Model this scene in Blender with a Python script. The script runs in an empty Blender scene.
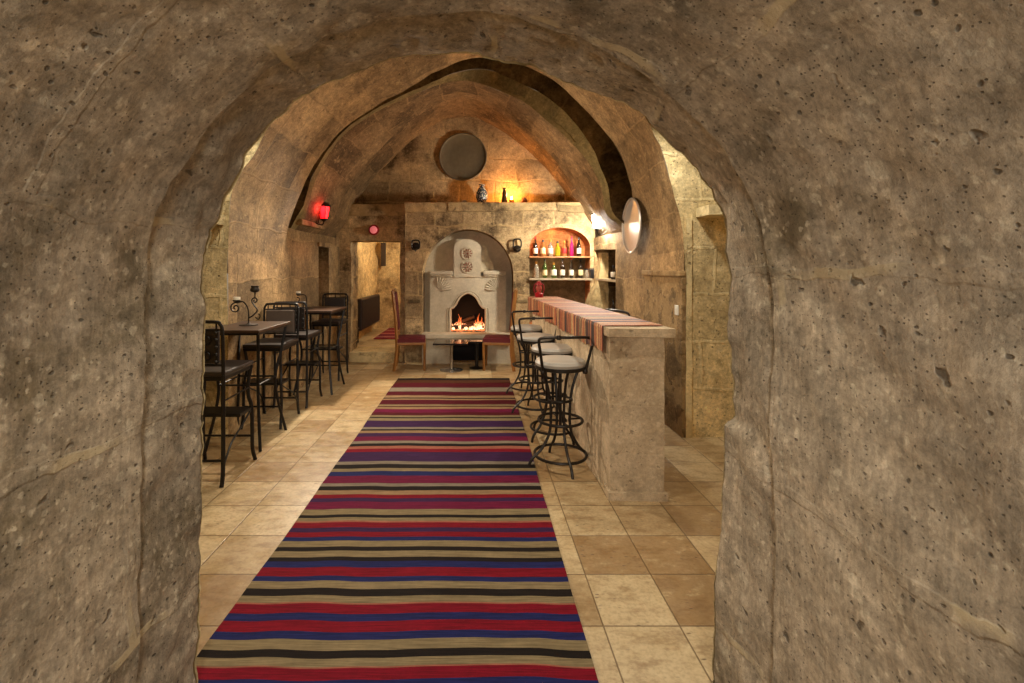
import bpy, bmesh, math, random
from mathutils import Vector, Matrix, noise, geometry
R = random.Random(7)
C = bpy.context.scene.collection
SC = bpy.context.scene
PI = math.pi

# ------------------------------------------------------------------ camera, world, lights, exposure
F, CX, CY, H = 475.0, 477.0, 268.0, 1.5        # focal length in px, principal vanishing point, eye height
cd = bpy.data.cameras.new('camera'); cam = bpy.data.objects.new('camera', cd); C.objects.link(cam)
cam.location = (0, 0, H); cam.rotation_euler = (PI/2, 0, 0)
cd.sensor_width = 36; cd.lens = F/1024*36
cd.shift_x = (512-CX)/1024; cd.shift_y = -(341.5-CY)/1024
cd.clip_start = .02
cd.dof.use_dof = True; cd.dof.focus_distance = 4.0; cd.dof.aperture_fstop = 10.0
SC.camera = cam
SC.view_settings.view_transform = 'Standard'; SC.view_settings.look = 'None'
SC.view_settings.gamma = 1; SC.view_settings.use_curve_mapping = False
SC.view_settings.exposure = 0.0
w = bpy.data.worlds.new('world'); SC.world = w; w.use_nodes = True
w.node_tree.nodes['Background'].inputs[0].default_value = (1.0, .82, .58, 1)
w.node_tree.nodes['Background'].inputs[1].default_value = .30
SC.cycles.max_bounces = 7; SC.cycles.diffuse_bounces = 5
SC.cycles.sample_clamp_indirect = 4

def light(name, loc, power, col, size=.08, typ='POINT', rot=(0, 0, 0)):
    l = bpy.data.lights.new(name, typ); l.energy = power; l.color = col
    if typ == 'AREA': l.size = size
    else: l.shadow_soft_size = size
    o = bpy.data.objects.new(name, l); C.objects.link(o); o.location = loc; o.rotation_euler = rot
    o['kind'] = 'helper'
    return o
WARM = (1.0, .93, .77); SOFT = (1.0, .99, .94)
pl_ = light('passage_lamp', (-.05, -1.5, 2.0), 250, SOFT, .3, 'SPOT', (math.radians(38), 0, 0)); pl_.data.spot_size = math.radians(165); pl_.data.spot_blend = .9
for nm, lc, pw_ in (('front_bay_lamp', (1.3, 3.62, 2.95), 88), ('front_bay_left_lamp', (-1.6, 3.62, 2.9), 60), ('front_bay_middle_lamp', (-.2, 2.5, 3.2), 108)):      # shaded lamps hanging in the bay, shining down
    o_ = light(nm, lc, pw_, WARM, .07, 'SPOT'); o_.data.spot_size = math.radians(146); o_.data.spot_blend = .5
light('corridor_lamp', (-.98, 9.5, 2.1), 60, (1, .90, .68), .08)

# ------------------------------------------------------------------ geometry helpers
def W(x, y, Y):                                  # pixel of the photograph at depth Y -> point of the room
    return Vector(((x-CX)*Y/F, Y, H+(CY-y)*Y/F))
class MB:
    def __init__(s): s.v = []; s.f = []; s.uv = []; s.col = []
    def add(s, vs, fs, uvs=None, cols=None):
        n = len(s.v); s.v += [Vector(p) for p in vs]
        for i, f in enumerate(fs):
            s.f.append([n+k for k in f]); s.uv.append([uvs[k] for k in f] if uvs else None)
            s.col.append(cols[i] if cols else None)
    def box(s, a, b, bev=0.0, rot=None, piv=None):
        x0, y0, z0 = [min(p, q) for p, q in zip(a, b)]; x1, y1, z1 = [max(p, q) for p, q in zip(a, b)]
        e = min(bev, (x1-x0)*.45, (y1-y0)*.45, (z1-z0)*.45)
        bm = bmesh.new(); bmesh.ops.create_cube(bm, size=1)
        for v in bm.verts: v.co = Vector((x0+(v.co.x+.5)*(x1-x0), y0+(v.co.y+.5)*(y1-y0), z0+(v.co.z+.5)*(z1-z0)))
        if e > 0: bmesh.ops.bevel(bm, geom=bm.edges[:]+bm.verts[:], offset=e, segments=2, profile=.6, affect='EDGES')
        s.frombm(bm, rot, piv)
    def frombm(s, bm, rot=None, piv=None):
        bm.verts.index_update(); vs = [v.co.copy() for v in bm.verts]
        if rot is not None:
            pv = Vector(piv) if piv else Vector()
            vs = [rot @ (p-pv) + pv for p in vs]
        s.add(vs, [[v.index for v in f.verts] for f in bm.faces]); bm.free()
    def tube(s, pts, r, n=8, closed=False, caps=True):
        pts = [Vector(p) for p in pts]; m = len(pts)
        rr = r if isinstance(r, (list, tuple)) else [r]*m
        T = []
        for i in range(m):
            a = pts[i-1] if (i > 0 or closed) else pts[i]; b = pts[(i+1) % m] if (i < m-1 or closed) else pts[i]
            T.append((b-a).normalized())
        up = Vector((0, 0, 1)) if abs(T[0].z) < .9 else Vector((1, 0, 0))
        N = (up-T[0]*up.dot(T[0])).normalized(); vs = []
        for i in range(m):
            N = (N-T[i]*N.dot(T[i])).normalized(); B = T[i].cross(N)
            for k in range(n):
                a = 2*PI*k/n; vs.append(pts[i]+(N*math.cos(a)+B*math.sin(a))*rr[i])
        fs = []
        for i in range(m if closed else m-1):
            j = (i+1) % m
            for k in range(n): fs.append([i*n+k, i*n+(k+1) % n, j*n+(k+1) % n, j*n+k])
        if caps and not closed: fs += [list(range(n))[::-1], [(m-1)*n+k for k in range(n)]]
        s.add(vs, fs)
    def lathe(s, prof, n=24, c=(0, 0, 0), mat=None, sx=1, sy=1):     # prof: [(r, z)...] bottom to top, axis z
        vs = []; c = Vector(c)
        for r, z in prof:
            for k in range(n):
                a = 2*PI*k/n; p = Vector((r*math.cos(a)*sx, r*math.sin(a)*sy, z))
                vs.append((mat @ p if mat else p)+c)
        fs = []
        for i in range(len(prof)-1):
            for k in range(n): fs.append([i*n+k, i*n+(k+1) % n, (i+1)*n+(k+1) % n, (i+1)*n+k])
        fs += [list(range(n))[::-1], [(len(prof)-1)*n+k for k in range(n)]]
        s.add(vs, fs)
    def prism(s, poly, f0, f1):                   # poly 2D, f0/f1 map a 2D point to the two end faces
        n = len(poly); tri = geometry.tessellate_polygon([[Vector((p[0], p[1], 0)) for p in poly]])
        s.add([f0(p) for p in poly]+[f1(p) for p in poly],
              [list(t) for t in tri]+[[n+k for k in t][::-1] for t in tri]+[[i, (i+1) % n, n+(i+1) % n, n+i] for i in range(n)])
    def build(s, name, mat, parent=None, smooth=False, fixn=True, loc=None):
        me = bpy.data.meshes.new(name)
        me.from_pydata([tuple(v) for v in s.v], [], s.f)
        if any(u for u in s.uv):
            ul = me.uv_layers.new(name='UVMap'); i = 0
            for u, f in zip(s.uv, s.f):
                for k in range(len(f)):
                    ul.data[i].uv = u[k] if u else (0, 0); i += 1
        if any(c for c in s.col):
            ca = me.color_attributes.new('tint', 'FLOAT_COLOR', 'CORNER'); i = 0
            for c, f in zip(s.col, s.f):
                for k in range(len(f)):
                    ca.data[i].color = (*(c or (1, 1, 1)), 1); i += 1
        if fixn:
            bm = bmesh.new(); bm.from_mesh(me); bmesh.ops.recalc_face_normals(bm, faces=bm.faces[:]); bm.to_mesh(me); bm.free()
        me.materials.append(mat)
        if smooth:
            for p in me.polygons: p.use_smooth = True
            try: me.set_sharp_from_angle(angle=math.radians(42))
            except Exception: pass
        o = bpy.data.objects.new(name, me); C.objects.link(o)
        if parent is not None: o.parent = parent
        if loc: o.location = loc
        return o
def tag(o, label, cat, group=None):
    o['label'] = label; o['category'] = cat
    if group: o['group'] = group
    return o
def thing(name, label, cat, loc=(0, 0, 0), rz=0, group=None, scale=None):
    o = bpy.data.objects.new(name, None); C.objects.link(o); o.location = loc; o.rotation_euler = (0, 0, rz)
    o.empty_display_size = .05
    if scale: o.scale = scale
    return tag(o, label, cat, group)
def struct(name, mb, mat, smooth=False, label=None):
    o = mb.build(name, mat, smooth=smooth); o['kind'] = 'structure'
    if label: o['label'] = label
    return o
def dup(root, label, loc, rz, group=None, skip=()):
    r = root.copy(); C.objects.link(r); r.location = loc; r.rotation_euler = (0, 0, rz); r['label'] = label
    if group: r['group'] = group
    for ch in list(root.children):
        if ch.name.split('.')[0] in skip: continue
        c = ch.copy(); C.objects.link(c); c.parent = r
        for g in list(ch.children):
            d = g.copy(); C.objects.link(d); d.parent = c
    return r
def arc(c, r, a0, a1, n, plane='xz', y=0):
    out = []
    for i in range(n+1):
        a = a0+(a1-a0)*i/n; u, v = c[0]+r*math.cos(a), c[1]+r*math.sin(a)
        out.append((u, y, v) if plane == 'xz' else (y, u, v) if plane == 'yz' else (u, v, y))
    return out
def spline(pts, n=8):
    P = [Vector(p) for p in pts]; out = []
    for i in range(len(P)-1):
        a = P[max(i-1, 0)]; b = P[i]; c = P[i+1]; d = P[min(i+2, len(P)-1)]
        for k in range(n):
            t = k/n
            out.append(.5*((2*b)+(c-a)*t+(2*a-5*b+4*c-d)*t*t+(3*b-a-3*c+d)*t**3))
    out.append(P[-1]); return out
def spiral(c, r0, r1, a0, turns, n=26, plane='xz', y=0):
    out = []
    for i in range(n+1):
        t = i/n; a = a0+turns*2*PI*t; r = r0+(r1-r0)*t
        u, v = c[0]+r*math.cos(a), c[1]+r*math.sin(a)
        out.append((u, y, v) if plane == 'xz' else (y, u, v))
    return out
def resample(pts, n):
    L = [0]
    for i in range(1, len(pts)): L.append(L[-1]+(Vector(pts[i])-Vector(pts[i-1])).length)
    out = []; j = 0
    for k in range(n+1):
        d = L[-1]*k/n
        while j < len(L)-2 and L[j+1] < d: j += 1
        t = (d-L[j])/max(L[j+1]-L[j], 1e-9)
        out.append(Vector(pts[j]).lerp(Vector(pts[j+1]), min(max(t, 0), 1)))
    return out
def rough(p, amp, sc=2.2, sd=0.0):
    q = Vector(p)*sc+Vector((sd, sd*1.7, -sd))
    d = noise.noise_vector(q)+.5*noise.noise_vector(q*2.3)+.3*noise.noise_vector(q*5.7)
    return Vector(p)+d*amp

# ------------------------------------------------------------------ materials
def S(r, g, b):                                   # sRGB 0-255 to linear
    return tuple(((c/255)/12.92 if c/255 <= .04045 else ((c/255+.055)/1.055)**2.4) for c in (r, g, b))
class NT:
    def __init__(s, name):
        s.m = bpy.data.materials.new(name); s.m.use_nodes = True; s.t = s.m.node_tree
        s.b = s.t.nodes['Principled BSDF']; s.n = s.t.nodes; s.l = s.t.links
    def node(s, typ, **kw):
        n = s.n.new(typ)
        for k, v in kw.items():
            if k.startswith('i_'): n.inputs[k[2:].replace('_', ' ')].default_value = v
            else: setattr(n, k, v)
        return n
    def link(s, a, b): s.l.new(a, b)
    def math(s, op, a, b=None, clamp=False):
        n = s.node('ShaderNodeMath', operation=op, use_clamp=clamp)
        for i, x in enumerate((a, b)):
            if x is None: continue
            if isinstance(x, (int, float)): n.inputs[i].default_value = x
            else: s.link(x, n.inputs[i])
        return n.outputs[0]
    def noise(s, vec, scale, detail=4, rough=.55):
        n = s.node('ShaderNodeTexNoise'); n.inputs['Scale'].default_value = scale
        n.inputs['Detail'].default_value = detail; n.inputs['Roughness'].default_value = rough
        s.link(vec, n.inputs['Vector']); return n.outputs['Fac']
    def ramp(s, fac, lo, hi, a=0.0, b=1.0):
        n = s.node('ShaderNodeMapRange'); n.interpolation_type = 'SMOOTHSTEP'
        for i, v in zip(('From Min', 'From Max', 'To Min', 'To Max'), (lo, hi, a, b)): n.inputs[i].default_value = v
        s.link(fac, n.inputs['Value']); return n.outputs[0]
    def mix(s, fac, a, b, mode='MIX'):
        n = s.node('ShaderNodeMix', data_type='RGBA', blend_type=mode)
        if isinstance(fac, (int, float)): n.inputs[0].default_value = fac
        else: s.link(fac, n.inputs[0])
        for i, x in ((6, a), (7, b)):
            if isinstance(x, tuple): n.inputs[i].default_value = (*x, 1)
            else: s.link(x, n.inputs[i])
        return n.outputs[2]
def plain(name, col, rough=.5, metal=0, **kw):
    t = NT(name); t.b.inputs['Base Color'].default_value = (*col, 1)
    t.b.inputs['Roughness'].default_value = rough; t.b.inputs['Metallic'].default_value = metal
    co = t.node('ShaderNodeTexCoord').outputs['Object']
    f = t.noise(co, kw.pop('nscale', 40), 4)
    k = kw.pop('var', .25)
    t.link(t.mix(f, tuple(c*(1-k) for c in col), tuple(min(1, c*(1+k)) for c in col)), t.b.inputs['Base Color'])
    bs = kw.pop('bump', 0)
    if bs:
        b = t.node('ShaderNodeBump'); b.inputs['Strength'].default_value = bs; b.inputs['Distance'].default_value = .004
        t.link(f, b.inputs['Height']); t.link(b.outputs[0], t.b.inputs['Normal'])
    for k2, v in kw.items(): t.b.inputs[k2.replace('_', ' ')].default_value = v
    return t.m
def emit(name, col, strength, base=(.8, .8, .8)):
    t = NT(name); t.b.inputs['Base Color'].default_value = (*base, 1)
    t.b.inputs['Emission Color'].default_value = (*col, 1); t.b.inputs['Emission Strength'].default_value = strength
    return t.m
def stone(name, c0, c1, light=None, dark=None, brick=None, mortar=None, peb=.0, pits=.0, stain=.5, stain_col=None,
          bump=.8, grain=.24, mort_f=.55, seed=0.0, mort_w=.016, toneb=.25, big=True, streak=0, jb=.28, mod=1.0, mth=(.38, .62)):
    t = NT(name); tc = t.node('ShaderNodeTexCoord')
    mp = t.node('ShaderNodeMapping'); mp.inputs['Location'].default_value = (seed, seed*.7, seed*1.3)
    t.link(tc.outputs['Object'], mp.inputs[0]); co = mp.outputs[0]
    big = t.noise(co, 1.1, 5); mid = t.noise(co, 5.5, 8, .72); fine = t.noise(co, 46, 6, .78)
    col = t.mix(t.ramp(mid, .3, .7), c0, c1)
    hgt = t.math('MULTIPLY', mid, .35)
    hgt = t.math('ADD', hgt, t.math('MULTIPLY', fine, .22))
    fac = None
    if brick:
        dn = t.node('ShaderNodeTexNoise'); dn.inputs['Scale'].default_value = 2.6; dn.inputs['Detail'].default_value = 5
        t.link(co, dn.inputs['Vector'])
        sub = t.node('ShaderNodeVectorMath', operation='SUBTRACT'); t.link(dn.outputs['Color'], sub.inputs[0]); sub.inputs[1].default_value = (.5, .5, .5)
        scl = t.node('ShaderNodeVectorMath', operation='SCALE'); t.link(sub.outputs[0], scl.inputs[0]); scl.inputs['Scale'].default_value = .14
        add = t.node('ShaderNodeVectorMath', operation='ADD'); t.link(tc.outputs['UV'], add.inputs[0]); t.link(scl.outputs[0], add.inputs[1])
        br = t.node('ShaderNodeTexBrick'); t.link(add.outputs[0], br.inputs['Vector'])
        br.inputs['Scale'].default_value = 1; br.inputs['Brick Width'].default_value = brick[0]; br.inputs['Row Height'].default_value = brick[1]
        br.inputs['Mortar Size'].default_value = mort_w; br.inputs['Mortar Smooth'].default_value = .35
        br.inputs['Color1'].default_value = (0, 0, 0, 1); br.inputs['Color2'].default_value = (1, 1, 1, 1); br.inputs['Mortar'].default_value = (.5, .5, .5, 1)
        br.offset = .43; br.squash = .8; br.squash_frequency = 3
        tone = t.math('ADD', t.math('MULTIPLY', br.outputs['Color'], 2*toneb), 1-toneb)
        tn = t.node('ShaderNodeCombineColor')
        for i in range(3): t.link(tone, tn.inputs[i])
        col = t.mix(1.0, col, tn.outputs[0], 'MULTIPLY')
        fac = br.outputs['Fac']
    if stain:
        sm = t.math('MULTIPLY', t.ramp(t.noise(co, 1.7, 8, .72), .47, .66), stain, True)
        col = t.mix(sm, col, stain_col or tuple(c*.45 for c in c0))
        sm2 = t.math('MULTIPLY', t.ramp(t.noise(co, .75, 6, .6), .52, .7), .55)
        col = t.mix(sm2, col, tuple(min(1, c*1.35) for c in c1))
    if peb:
        for sc, th, amt in ((10, .78, .16), (19, .66, .2), (40, .62, .2)):
            v = t.node('ShaderNodeTexVoronoi'); v.inputs['Scale'].default_value = sc
            dv = t.node('ShaderNodeVectorMath', operation='ADD'); t.link(co, dv.inputs[0])
            dn2 = t.node('ShaderNodeTexNoise'); dn2.inputs['Scale'].default_value = sc*1.6; t.link(co, dn2.inputs['Vector'])
            ds = t.node('ShaderNodeVectorMath', operation='SCALE'); t.link(dn2.outputs['Color'], ds.inputs[0]); ds.inputs['Scale'].default_value = .9/sc
            t.link(ds.outputs[0], dv.inputs[1]); t.link(dv.outputs[0], v.inputs['Vector'])
            sp = t.node('ShaderNodeSeparateColor'); t.link(v.outputs['Color'], sp.inputs[0])
            m = t.math('MULTIPLY', t.ramp(v.outputs['Distance'], .34, .2), t.ramp(sp.outputs[0], th, th+.1))
            m = t.math('MULTIPLY', m, peb)
            col = t.mix(m, col, light or tuple(min(1, c*1.6) for c in c1))
    if pits:
        dn3 = t.node('ShaderNodeTexNoise'); dn3.inputs['Scale'].default_value = 30; t.link(co, dn3.inputs['Vector'])
        for sc, th in (((16, .85),) if big else ((19, .93),))+((38, .82), (90, .66)):
            v = t.node('ShaderNodeTexVoronoi'); v.inputs['Scale'].default_value = sc
            mp2 = t.node('ShaderNodeMapping'); mp2.inputs['Location'].default_value = (3.3, 1.7, .4); mp2.inputs['Scale'].default_value = (1, 1, 1.25)
            ds3 = t.node('ShaderNodeVectorMath', operation='SCALE'); t.link(dn3.outputs['Color'], ds3.inputs[0]); ds3.inputs['Scale'].default_value = .8/sc
            ad3 = t.node('ShaderNodeVectorMath', operation='ADD'); t.link(co, ad3.inputs[0]); t.link(ds3.outputs[0], ad3.inputs[1])
            t.link(ad3.outputs[0], mp2.inputs[0]); t.link(mp2.outputs[0], v.inputs['Vector'])
            sp = t.node('ShaderNodeSeparateColor'); t.link(v.outputs['Color'], sp.inputs[0])
            m = t.math('MULTIPLY', t.ramp(v.outputs['Distance'], .26, .12), t.ramp(sp.outputs[1], th, th+.05))
            col = t.mix(t.math('MULTIPLY', m, pits), col, dark or tuple(c*.22 for c in c0))
            hgt = t.math('SUBTRACT', hgt, t.math('MULTIPLY', m, .4))
    if streak:
        sm3 = t.node('ShaderNodeMapping'); sm3.inputs['Scale'].default_value = (90, 90, 6); t.link(co, sm3.inputs[0])
        sk = t.noise(sm3.outputs[0], 1, 3); fine = t.math('ADD', t.math('MULTIPLY', fine, 1-streak), t.math('MULTIPLY', sk, streak))
    md2 = t.noise(co, 14, 6, .75)
    g = t.math('ADD', t.math('MULTIPLY', t.ramp(fine, .3, .7), 2*grain), 1-grain)
    g = t.math('MULTIPLY', g, t.ramp(md2, .32, .66, 1-.26*mod, 1+.2*mod))
    g = t.math('MULTIPLY', g, t.ramp(big, .35, .62, 1-.22*mod, 1+.12*mod))
    gc = t.node('ShaderNodeCombineColor')
    for i in range(3): t.link(g, gc.inputs[i])
    col = t.mix(1.0, col, gc.outputs[0], 'MULTIPLY')
    if fac is not None:
        br_m = t.math('MULTIPLY', fac, t.ramp(t.noise(co, 3.1, 5), mth[0], mth[1]))
        col = t.mix(t.math('MULTIPLY', br_m, mort_f), col, mortar or light or c1)
        hgt = t.math('SUBTRACT', hgt, t.math('MULTIPLY', fac, jb))
    b = t.node('ShaderNodeBump'); b.inputs['Strength'].default_value = bump; b.inputs['Distance'].default_value = .03
    t.link(hgt, b.inputs['Height']); t.link(b.outputs[0], t.b.inputs['Normal'])
    t.link(col, t.b.inputs['Base Color']); t.b.inputs['Roughness'].default_value = .88
    t.b.inputs['Specular IOR Level'].default_value = .25
    return t.m

M_TUN = stone('passage_stone', S(150, 135, 113), S(174, 157, 133), light=S(208, 193, 165), brick=(1.7, .62), mortar=S(196, 176, 138),
              peb=.42, pits=.75, stain=.8, stain_col=S(92, 79, 54), bump=.75, grain=.34, mort_f=.7, toneb=.07, mort_w=.017, big=False, mth=(.52, .60), streak=.3, jb=.1)
M_WALL = stone('wall_stone', S(138, 112, 78), S(170, 140, 98), light=S(205, 176, 126), brick=(.78, .46), mortar=S(176, 146, 102), mth=(.36, .56),
              peb=.25, pits=.6, stain=.7, stain_col=S(84, 66, 42), toneb=.38, seed=15, mort_f=.5, mort_w=.011)
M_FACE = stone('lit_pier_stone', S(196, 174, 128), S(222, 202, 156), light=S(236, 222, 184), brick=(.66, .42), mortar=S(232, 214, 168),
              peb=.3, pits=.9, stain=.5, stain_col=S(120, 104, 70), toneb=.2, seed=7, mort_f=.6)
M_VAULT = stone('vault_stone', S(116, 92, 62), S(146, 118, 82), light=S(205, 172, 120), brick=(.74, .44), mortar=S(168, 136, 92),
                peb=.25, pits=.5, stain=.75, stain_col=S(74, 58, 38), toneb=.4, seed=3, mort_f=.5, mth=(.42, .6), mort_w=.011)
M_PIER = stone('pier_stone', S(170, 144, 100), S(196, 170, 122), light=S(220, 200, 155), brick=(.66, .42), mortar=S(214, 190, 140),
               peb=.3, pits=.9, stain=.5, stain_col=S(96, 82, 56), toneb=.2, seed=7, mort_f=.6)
M_BACK = stone('back_wall_stone', S(160, 132, 94), S(194, 164, 120), light=S(216, 190, 142), brick=(.58, .36), mortar=S(205, 172, 118),
               peb=.2, pits=.5, stain=.95, stain_col=S(70, 52, 32), toneb=.28, seed=11, mort_f=.5)
M_SOOT_SHADE = stone('soot_and_shade_stone', S(108, 90, 62), S(136, 114, 80), brick=(.6, .4), stain=.8, stain_col=S(36, 28, 20), bump=.7, seed=5, mort_f=.3, pits=.4)  # sooty arch stone; its dark tone also stands for shade in slots
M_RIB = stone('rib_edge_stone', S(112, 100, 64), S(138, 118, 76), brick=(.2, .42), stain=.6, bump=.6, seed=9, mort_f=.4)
M_CARVE = stone('carved_limestone', S(194, 180, 154), S(210, 196, 170), stain=.18, stain_col=S(140, 120, 92), bump=.25, grain=.08, seed=2, mod=.25)
M_ROSE = plain('reddish_carving', S(150, 100, 78), .9, var=.2)
M_BAR = stone('bar_stone', S(180, 158, 126), S(204, 182, 150), light=S(226, 208, 175), brick=(.9, .3), mortar=S(216, 196, 160), peb=.3, pits=.5,
              stain=.45, stain_col=S(140, 112, 80), bump=.5, toneb=.08, seed=4, mort_f=.3, big=False, jb=.1, mort_w=.009, mod=.5, grain=.16)
M_CORR = stone('corridor_stone', S(176, 146, 100), S(206, 176, 126), peb=.2, stain=.8, stain_col=S(110, 82, 50), bump=1.0, seed=6)
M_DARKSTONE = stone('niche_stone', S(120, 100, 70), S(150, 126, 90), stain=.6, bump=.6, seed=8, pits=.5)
M_NICHETOP = stone('brick_niche_stone', S(176, 104, 56), S(198, 126, 72), brick=(.22, .075), mort_w=.01, stain=.4, bump=.5, seed=13)

def floor_mat():
    t = NT('travertine_tiles'); tc = t.node('ShaderNodeTexCoord'); co = tc.outputs['Object']
    sp = t.node('ShaderNodeSeparateXYZ'); t.link(co, sp.inputs[0])
    u = t.math('DIVIDE', t.math('ADD', sp.outputs[0], 10*.32-.53), .32); v = t.math('DIVIDE', t.math('SUBTRACT', sp.outputs[1], 1.99-3.36), .336)
    fu = t.math('FRACT', u); fv = t.math('FRACT', v)
    eu = t.math('MINIMUM', fu, t.math('SUBTRACT', 1, fu)); ev = t.math('MINIMUM', fv, t.math('SUBTRACT', 1, fv))
    e = t.math('MINIMUM', eu, ev); joint = t.ramp(e, .006, .014, 1, 0)
    cb = t.node('ShaderNodeCombineXYZ'); t.link(t.math('FLOOR', u), cb.inputs[0]); t.link(t.math('FLOOR', v), cb.inputs[1])
    wn = t.node('ShaderNodeTexWhiteNoise', noise_dimensions='3D'); t.link(cb.outputs[0], wn.inputs['Vector'])
    off = t.node('ShaderNodeVectorMath', operation='SCALE'); t.link(wn.outputs['Color'], off.inputs[0]); off.inputs['Scale'].default_value = 9
    ad = t.node('ShaderNodeVectorMath', operation='ADD'); t.link(co, ad.inputs[0]); t.link(off.outputs[0], ad.inputs[1])
    st = t.node('ShaderNodeMapping'); st.inputs['Scale'].default_value = (1.0, 1.9, 1); t.link(ad.outputs[0], st.inputs[0])
    vein = t.noise(st.outputs[0], 7, 9, .72); fine = t.noise(ad.outputs[0], 60, 4)
    base = t.mix(t.ramp(wn.outputs['Value'], .1, .95), S(160, 130, 90), S(202, 178, 136))
    col = t.mix(t.math('MULTIPLY', t.ramp(vein, .46, .68), .62), base, S(126, 92, 52))
    col = t.mix(t.math('MULTIPLY', t.ramp(vein, .46, .3), .5), col, S(226, 204, 160))
    pv = t.node('ShaderNodeTexVoronoi'); pv.inputs['Scale'].default_value = 38
    pm = t.node('ShaderNodeMapping'); pm.inputs['Scale'].default_value = (.6, 1.6, 1); t.link(ad.outputs[0], pm.inputs[0]); t.link(pm.outputs[0], pv.inputs['Vector'])
    ps = t.node('ShaderNodeSeparateColor'); t.link(pv.outputs['Color'], ps.inputs[0])
    pit = t.math('MULTIPLY', t.ramp(pv.outputs['Distance'], .3, .12), t.math('MULTIPLY', t.ramp(ps.outputs[0], .62, .68), t.ramp(t.noise(ad.outputs[0], 4, 3), .5, .6)))
    col = t.mix(t.math('MULTIPLY', pit, .8), col, S(84, 60, 34))
    col = t.mix(t.math('MULTIPLY', t.ramp(fine, .4, .7), .3), col, S(120, 90, 52))
    col = t.mix(t.math('MULTIPLY', joint, .8), col, S(96, 72, 42))
    t.link(col, t.b.inputs['Base Color'])
    t.link(t.ramp(t.noise(co, 7, 4), .3, .7, .28, .5), t.b.inputs['Roughness'])
    h = t.math('SUBTRACT', t.math('MULTIPLY', vein, .15), t.math('ADD', t.math('MULTIPLY', joint, .6), t.math('MULTIPLY', pit, .4)))
    b = t.node('ShaderNodeBump'); b.inputs['Strength'].default_value = .35; b.inputs['Distance'].default_value = .008
    t.link(h, b.inputs['Height']); t.link(b.outputs[0], t.b.inputs['Normal'])
    return t.m
M_FLOOR = floor_mat()
def tint_mat(name, rough=.9, weave=260):
    t = NT(name); ca = t.node('ShaderNodeVertexColor'); ca.layer_name = 'tint'
    co = t.node('ShaderNodeTexCoord').outputs['Object']
    f = t.noise(co, 30, 5, .7); g = t.math('ADD', t.math('MULTIPLY', f, .5), .75)
    mp = t.node('ShaderNodeMapping'); mp.inputs['Scale'].default_value = (7, 170, 60); t.link(co, mp.inputs[0])
    f2 = t.noise(mp.outputs[0], 1, 3); g = t.math('MULTIPLY', g, t.ramp(f2, .25, .75, .68, 1.3))
    c = t.node('ShaderNodeCombineColor')
    for i in range(3): t.link(g, c.inputs[i])
    t.link(t.mix(1.0, ca.outputs[0], c.outputs[0], 'MULTIPLY'), t.b.inputs['Base Color'])
    t.b.inputs['Roughness'].default_value = rough; t.b.inputs['Specular IOR Level'].default_value = .15
    wv = t.node('ShaderNodeTexWave'); wv.inputs['Scale'].default_value = weave; t.link(co, wv.inputs['Vector'])
    b = t.node('ShaderNodeBump'); b.inputs['Strength'].default_value = .25; b.inputs['Distance'].default_value = .003
    t.link(t.math('ADD', wv.outputs['Fac'], f2), b.inputs['Height']); t.link(b.outputs[0], t.b.inputs['Normal'])
    return t.m
M_KILIM = tint_mat('kilim_wool'); M_CLOTH = tint_mat('runner_cloth', .6); M_CLOTH.node_tree.nodes['Principled BSDF'].inputs['Specular IOR Level'].default_value = .5
M_IRON = plain('wrought_iron', S(44, 37, 30), .42, .55, var=.4, bump=.3)
M_IRONB = plain('black_iron', S(26, 23, 21), .4, .4, var=.4, bump=.2)
M_LEATH = plain('dark_leather', S(40, 31, 27), .42, var=.3, bump=.3)
M_LEATHG = plain('grey_brown_leather', S(84, 72, 64), .5, var=.2, bump=.3)
M_DWOOD = plain('dark_table_wood', S(62, 42, 30), .35, var=.35, nscale=14, bump=.15)
M_SEATC = plain('pale_seat_vinyl', S(170, 162, 150), .45, var=.05, nscale=9)
M_WOOD = plain('chair_wood', S(140, 92, 44), .4, var=.3, nscale=16)
M_RED = plain('red_upholstery', S(90, 11, 18), .75, var=.25, nscale=60, bump=.3)
M_BLACKGL = plain('black_gloss', S(26, 22, 20), .12, var=.2)
M_CHROME = plain('steel', S(170, 165, 155), .25, .9, var=.1)
M_COPPER = plain('tarnished_copper', S(112, 106, 88), .45, .3, var=.3, nscale=16, bump=.25)
M_SILVER = plain('tinned_tray_metal', S(214, 206, 196), .38, .7, var=.12, nscale=12, bump=.15)
M_BRASS = plain('old_brass', S(196, 156, 92), .4, .2, var=.3)
M_WHITE = plain('white_plastic', S(225, 220, 208), .4, var=.05)
M_WAX = plain('candle_wax', S(236, 226, 205), .5, var=.05)
M_SHELF = plain('shelf_wood', S(178, 120, 70), .5, var=.25, nscale=12)
M_SHELFG = plain('grey_shelf_slab', S(168, 148, 118), .6, var=.2, nscale=12)
M_SOOTB = plain('firebox_black', S(17, 10, 8), .95, var=.5, nscale=18, bump=.8)
M_LOG = plain('charred_log', S(58, 40, 30), .95, var=.6, nscale=25, bump=1)
M_LAMPRED = plain('red_enamel', S(150, 20, 28), .3, var=.15)
M_RADI = plain('radiator_brown', S(44, 26, 20), .5, var=.2)
M_PLANK = plain('dark_plank', S(54, 38, 24), .7, var=.4, nscale=20)

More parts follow.
